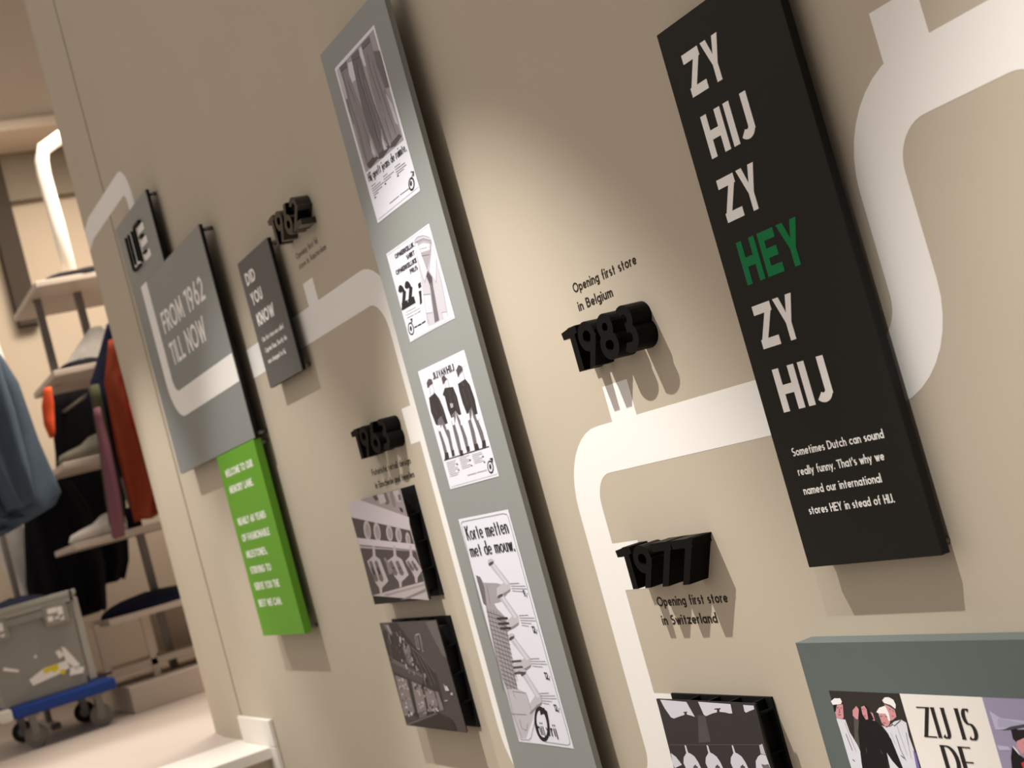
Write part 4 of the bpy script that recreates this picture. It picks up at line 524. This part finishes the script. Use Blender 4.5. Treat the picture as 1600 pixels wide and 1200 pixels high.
garment('body', '', [(1.80, -.62, -.22, -6.5, .10), (1.72, -.70, -.165, -6.5, .14), (1.58, -.74, -.122, -6.5, .18), (1.31, -.76, -.10, -6.5, .20), (1.06, -.78, -.062, -6.5, .22), (1.01, -.76, -.10, -6.5, .2), (.955, -.72, -.30, -6.5, .18)], C_blue, '', 4, .03, 1, parent=bj, loc=(0, 0, 0))
garment('sleeve', '', [(1.70, -.34, -.20, -6.40, .10), (1.45, -.36, -.19, -6.36, .12), (1.2, -.35, -.19, -6.36, .12), (1.04, -.33, -.20, -6.37, .10)], C_blue, '', 2, .02, 3, parent=bj, loc=(0, 0, 0))
garment('lining_hem', '', [(1.02, -.7, -.32, -6.47, .16), (.93, -.66, -.42, -6.47, .14)], C_black, '', 3, .02, 5, parent=bj, loc=(0, 0, 0)); 
rack = thing('garment_rack', 'dark metal garment rack holding the hanging jackets', 'rack', (-7.46, -.225, 0))
obj('post', MB().tube([(-7.46, -.225, 0), (-7.46, -.225, 1.87)], .016, 10), M_post, rack, smooth=True)
obj('foot', MB().box(-7.72, -.25, 0, -7.27, -.20, .03), M_post, rack, bevel=.005)
obj('rail', MB().tube([(-7.46, -.225, 1.86), (-6.9, -.26, 1.86), (-6.3, -.285, 1.86)], .012, 10), M_post, rack, smooth=True)
obj('hanger', MB().tube([(-6.5, -.285, 1.875), (-6.5, -.30, 1.84), (-6.5, -.42, 1.79)], .006, 8), M_post, bj, smooth=True)
garment('hanging_garment', 'long black trousers hanging behind the blue jacket', [(1.698, 0.257, 0.566, -7.97, 0.12), (1.368, 0.213, 0.544, -7.97, 0.12), (1.036, 0.147, 0.522, -7.97, 0.12), (0.704, 0.103, 0.456, -7.97, 0.12), (0.617, 0.103, 0.412, -7.97, 0.12)], C_black, 'clothing', 4, .02, 7)
garment('hanging_garment', 'long black coat hanging lower beside the blue jacket hem', [(1.193, -0.026, 0.213, -7.74, 0.12), (1.03, -0.069, 0.278, -7.74, 0.12), (0.704, -0.135, 0.278, -7.74, 0.12), (0.487, -0.135, 0.235, -7.74, 0.12)], C_black, 'clothing', 4, .02, 8)
garment('hanging_garment', 'navy coat with a pointed shoulder beside the wall end', [(1.802, 0.365, 0.403, -6.7, 0.08), (1.677, 0.297, 0.547, -6.7, 0.08), (1.466, 0.177, 0.585, -6.7, 0.08), (1.226, 0.23, 0.585, -6.7, 0.08), (1.082, 0.249, 0.566, -6.7, 0.08)], C_navy, 'clothing', 3, .02, 9)
garment('hanging_garment', 'olive garment strip hanging between the black and mauve ones', [(1.518, 0.191, 0.239, -6.61, 0.05), (1.27, 0.172, 0.229, -6.61, 0.05), (0.984, 0.134, 0.215, -6.61, 0.05), (0.87, 0.124, 0.196, -6.61, 0.05)], C_olive, 'clothing', 1, .01, 10)
garment('hanging_garment', 'mauve knitted garment hanging just left of the rust one', [(1.404, 0.177, 0.204, -6.55, 0.05), (1.223, 0.158, 0.207, -6.55, 0.05), (0.984, 0.13, 0.192, -6.55, 0.05), (0.812, 0.111, 0.169, -6.55, 0.05)], C_mauve, 'clothing', 1, .01, 11)
garment('hanging_garment', 'rust orange jacket hanging close to the wall end', [(1.7, 0.32, 0.534, -6.55, 0.11), (1.517, 0.253, 0.592, -6.55, 0.11), (1.18, 0.225, 0.611, -6.55, 0.11), (0.939, 0.225, 0.592, -6.55, 0.11), (0.862, 0.225, 0.553, -6.55, 0.11)], C_rust, 'clothing', 5, .03, 12)
garment('hanging_garment', 'bright red garment edge over the rust jacket', [(1.53, 0.359, 0.407, -6.465, 0.04), (1.375, 0.315, 0.388, -6.465, 0.04), (1.23, 0.32, 0.388, -6.465, 0.04), (1.143, 0.349, 0.388, -6.465, 0.04)], C_red, 'clothing', 1, .005, 13)
garment('hanging_garment', 'orange cap hanging under the second shelf by the blue jacket', [(1.562, 0.012, 0.046, -6.7, 0.05), (1.48, -0.018, 0.039, -6.7, 0.06), (1.402, -0.028, 0.021, -6.7, 0.06), (1.344, -0.018, 0.007, -6.7, 0.05)], C_orange, 'clothing', 1, .005, 14)
garment('hanging_garment', 'white trousers showing under the blue jacket hem', [(1.053, -0.23, -0.056, -7.9, 0.07), (0.922, -0.219, -0.045, -7.9, 0.07), (0.726, -0.187, -0.089, -7.9, 0.07), (0.486, -0.176, -0.099, -7.9, 0.07)], C_pale, 'clothing', 2, .008, 15)

def lump(name, label, cat, x, y, z, sx, sy, sz, m, seed, group=None):
    rnd = random.Random(seed); rows = []
    for i in range(7):
        u = i/6; k = (1-u**2.4)**.5 if i < 6 else .12
        rows.append([(x + sx/2*k*cos(2*pi*j/24)*(1+.10*sin(3*2*pi*j/24+seed)), y + sy/2*k*sin(2*pi*j/24)*(1+.10*sin(2*2*pi*j/24+seed*2)), z + sz*u*(1+.08*sin(4*2*pi*j/24))) for j in range(24)])
    mb = MB(); mb.rings(rows); tag(obj(name, mb, m, loc=(x, y, z), smooth=True), label, cat, group)
def shoe(label, x, y, z, m, L=.28, ang=0):
    rows = []
    for u, w, h, b in ((0, .02, .02, .012), (.05, .06, .045, .008), (.2, .09, .058, .004), (.45, .085, .075, .004), (.62, .075, .105, .004), (.8, .075, .115, .004), (.95, .065, .11, .006), (1, .03, .09, .012)):
        ring = []
        for j in range(16):
            a = 2*pi*j/16; px = w/2*cos(a)*(1-.35*max(0, sin(a))*(u > .5)); pz = b+(h-b)*(.5+.5*sin(a)); py = (u-.5)*L
            ring.append((x+px*cos(ang)-py*sin(ang), y+px*sin(ang)+py*cos(ang), z+pz-.004))
        rows.append(ring)
    mb = MB(); mb.rings(rows)
    return tag(obj('shoe', mb, m, loc=(x, y, z), smooth=True), label, 'shoe')
lump('folded_garment', 'flat dark folded garment on the top shelf', 'clothing', -6.905, .36, 2.09, .16, .42, .04, C_black, 1)
lump('folded_garment', 'flat dark folded garment on the second shelf', 'clothing', -6.89, .26, 1.65, .16, .24, .04, C_black, 2)
garment('folded_garment', 'white shirt propped on the second shelf behind the navy coat', [(1.85, .35, .41, -7.0, .03), (1.76, .26, .45, -7.0, .05), (1.652, .16, .46, -7.0, .06)], C_pale, 'clothing', 3, .006, 21)
shoe('grey olive shoe on the middle shelf', -6.90, .16, 1.215, C_grey, .27, .1)
shoe('teal grey shoe on the middle shelf', -7.05, .28, 1.215, cloth('cloth_teal', (.14, .17, .16)), .26, -.2)
shoe('white trainer on the shelf above the crate', -6.88, .12, .835, C_pale, .28, .05)
shoe('dark blue trainer on the shelf behind the white one', -7.03, .22, .835, C_navy, .28, -.15)
lump('folded_garment', 'navy folded trousers on the lowest shelf', 'clothing', -7.05, .32, .45, .45, .50, .07, C_navy, 8)
obj_tag = MB().box(-7.12, .50, .52, -7.0, .58, .535)
tag(obj('price_card', obj_tag, mat('card_lime', (.6, .62, .35), .6, .2, noise=.05), loc=(-7.06, .54, .52)), 'pale lime card lying on the navy trousers', 'card')

# ------------------------------------------------------------------ crate on a blue dolly
M_crate = mat('crate_grey', (.29, .285, .26), .5, .3, noise=.06, nscale=12)
M_cratel = mat('crate_light', (.40, .395, .36), .5, .3, noise=.05, nscale=12)
M_dolly = mat('dolly_blue', (.006, .045, .26), .45, .35, noise=.05)
M_rub = mat('wheel_black', (.012, .012, .012), .6, .25, noise=.1); M_wgrey = mat('wheel_grey', (.20, .19, .175), .5, .3, noise=.08)
cr = thing('crate', 'grey plastic lidded crate standing on a blue dolly', 'crate', (-6.95, -.31, .205))
mb = MB(); X0, X1, Y0, Y1 = -7.25, -6.63, -.52, -.105
def ringrect(i, z): return [(X0+i, Y0+i, z), (X1-i, Y0+i, z), (X1-i, Y1-i, z), (X0+i, Y1-i, z)]
mb.rings([ringrect(.025, .206), ringrect(.012, .58), ringrect(.035, .58), ringrect(.045, .23)], cap=True)
obj('body', mb, M_crate, cr, bevel=.004)
rim = MB()
for z0, z1, o in ((.585, .612, .006), (.612, .635, .014)):
    rim.box(X0-o, Y0-o, z0, X1+o, Y0+.02, z1); rim.box(X0-o, Y1-.02, z0, X1+o, Y1+o, z1); rim.box(X0-o, Y0, z0, X0+.02, Y1, z1); rim.box(X1-.02, Y0, z0, X1+o, Y1, z1)
obj('rim', rim, M_cratel, cr, bevel=.004, label='lighter grey rim')
obj('lip', MB().box(X1-.012, Y0+.05, .55, X1+.008, Y1-.12, .582), M_crate, cr, bevel=.003)
for y in (-.46, -.20):
    lt = obj('latch', MB().box(X1-.013, y-.05, .50, X1+.012, y+.055, .592), M_crate, cr, bevel=.006)
    st = MB(); st.box(X1+.012, y-.035, .522, X1+.0128, y-.012, .545); st.box(X1+.012, y-.004, .525, X1+.0128, y+.028, .535); st.box(X1+.012, y-.03, .555, X1+.0128, y+.01, .578); st.box(X1+.012, y+.012, .54, X1+.0128, y+.036, .575); st.box(X1+.012, y+.016, .515, X1+.0128, y+.034, .533)
    obj('sticker', st, M_letter, lt, label='torn white sticker')
hb = MB()
hb.box(-7.05, Y1-.012, .38, -6.8, Y1+.03, .56); hb.box(X1-.05, Y1-.012, .22, X1-.02, Y1+.02, .6)
obj('side_grip', hb, M_cratel, cr, bevel=.006)
res = MB()
for pts in ([(-.36,.27),(-.25,.285),(-.19,.30),(-.20,.335),(-.30,.33),(-.37,.30)], [(-.205,.40),(-.19,.39),(-.145,.30),(-.165,.285),(-.20,.33)], [(-.235,.385),(-.215,.39),(-.20,.36),(-.225,.35)], [(-.46,.385),(-.40,.355),(-.405,.345),(-.465,.37)], [(-.19,.30),(-.13,.285),(-.14,.26),(-.20,.265)], [(-.33,.385),(-.32,.40),(-.312,.385)]):
    res.prism(pts, 'x', X1-.0176, X1-.0166)
obj('sticker_residue', res, M_letter, cr, label='pale scraped label remains')
yl = MB(); yl.prism([(-.305,.325),(-.235,.333),(-.24,.305),(-.265,.30),(-.27,.312),(-.30,.305)], 'x', X1-.0168, X1-.0156); yl.prism([(-.235,.302),(-.215,.300),(-.215,.278),(-.235,.282)], 'x', X1-.0168, X1-.0156)
obj('hazard_sticker', yl, mat('sticker_yellow', (.75, .62, .03), .6, .2, noise=.05), cr, label='torn yellow sticker')
lump('cloth_bundle', 'dark navy clothes heaped in the grey crate', 'clothing', -6.94, -.31, .58, .55, .36, .085, C_navy, 9)
dl = thing('dolly', 'flat blue dolly on four castors under the crate', 'dolly', (-6.95, -.25, 0))
dm = MB(); dm.box(-7.23, -.475, .152, -6.60, -.02, .205)
obj('deck', dm, M_dolly, dl, bevel=.012)
obj('corner_bumper', MB().box(-6.68, -.53, .150, -6.598, -.4755, .2045), M_trim, dl, bevel=.01, label='pale corner bumper')
for (x, y, k) in ((-6.70, -.10, 1), (-6.70, -.39, 1), (-7.14, -.10, 0), (-7.14, -.39, 0)):
    w = obj('castor', MB().tube([(x-.017, y+.004, .05), (x-.014, y+.003, .05), (x+.014, y-.003, .05), (x+.017, y-.004, .05)], [.040, .05, .05, .040], 24), M_wgrey if k else M_rub, dl)
    obj('hub', MB().tube([(x+.016, y-.004, .05), (x+.021, y-.005, .05)], .022, 16), M_steel, w)
    f = MB(); f.box(x-.024, y-.016, .05, x-.019, y+.016, .15); f.box(x+.019, y-.016, .06, x+.024, y+.016, .15); f.box(x-.03, y-.028, .14, x+.03, y+.028, .152)
    obj('fork', f, M_steel, w)
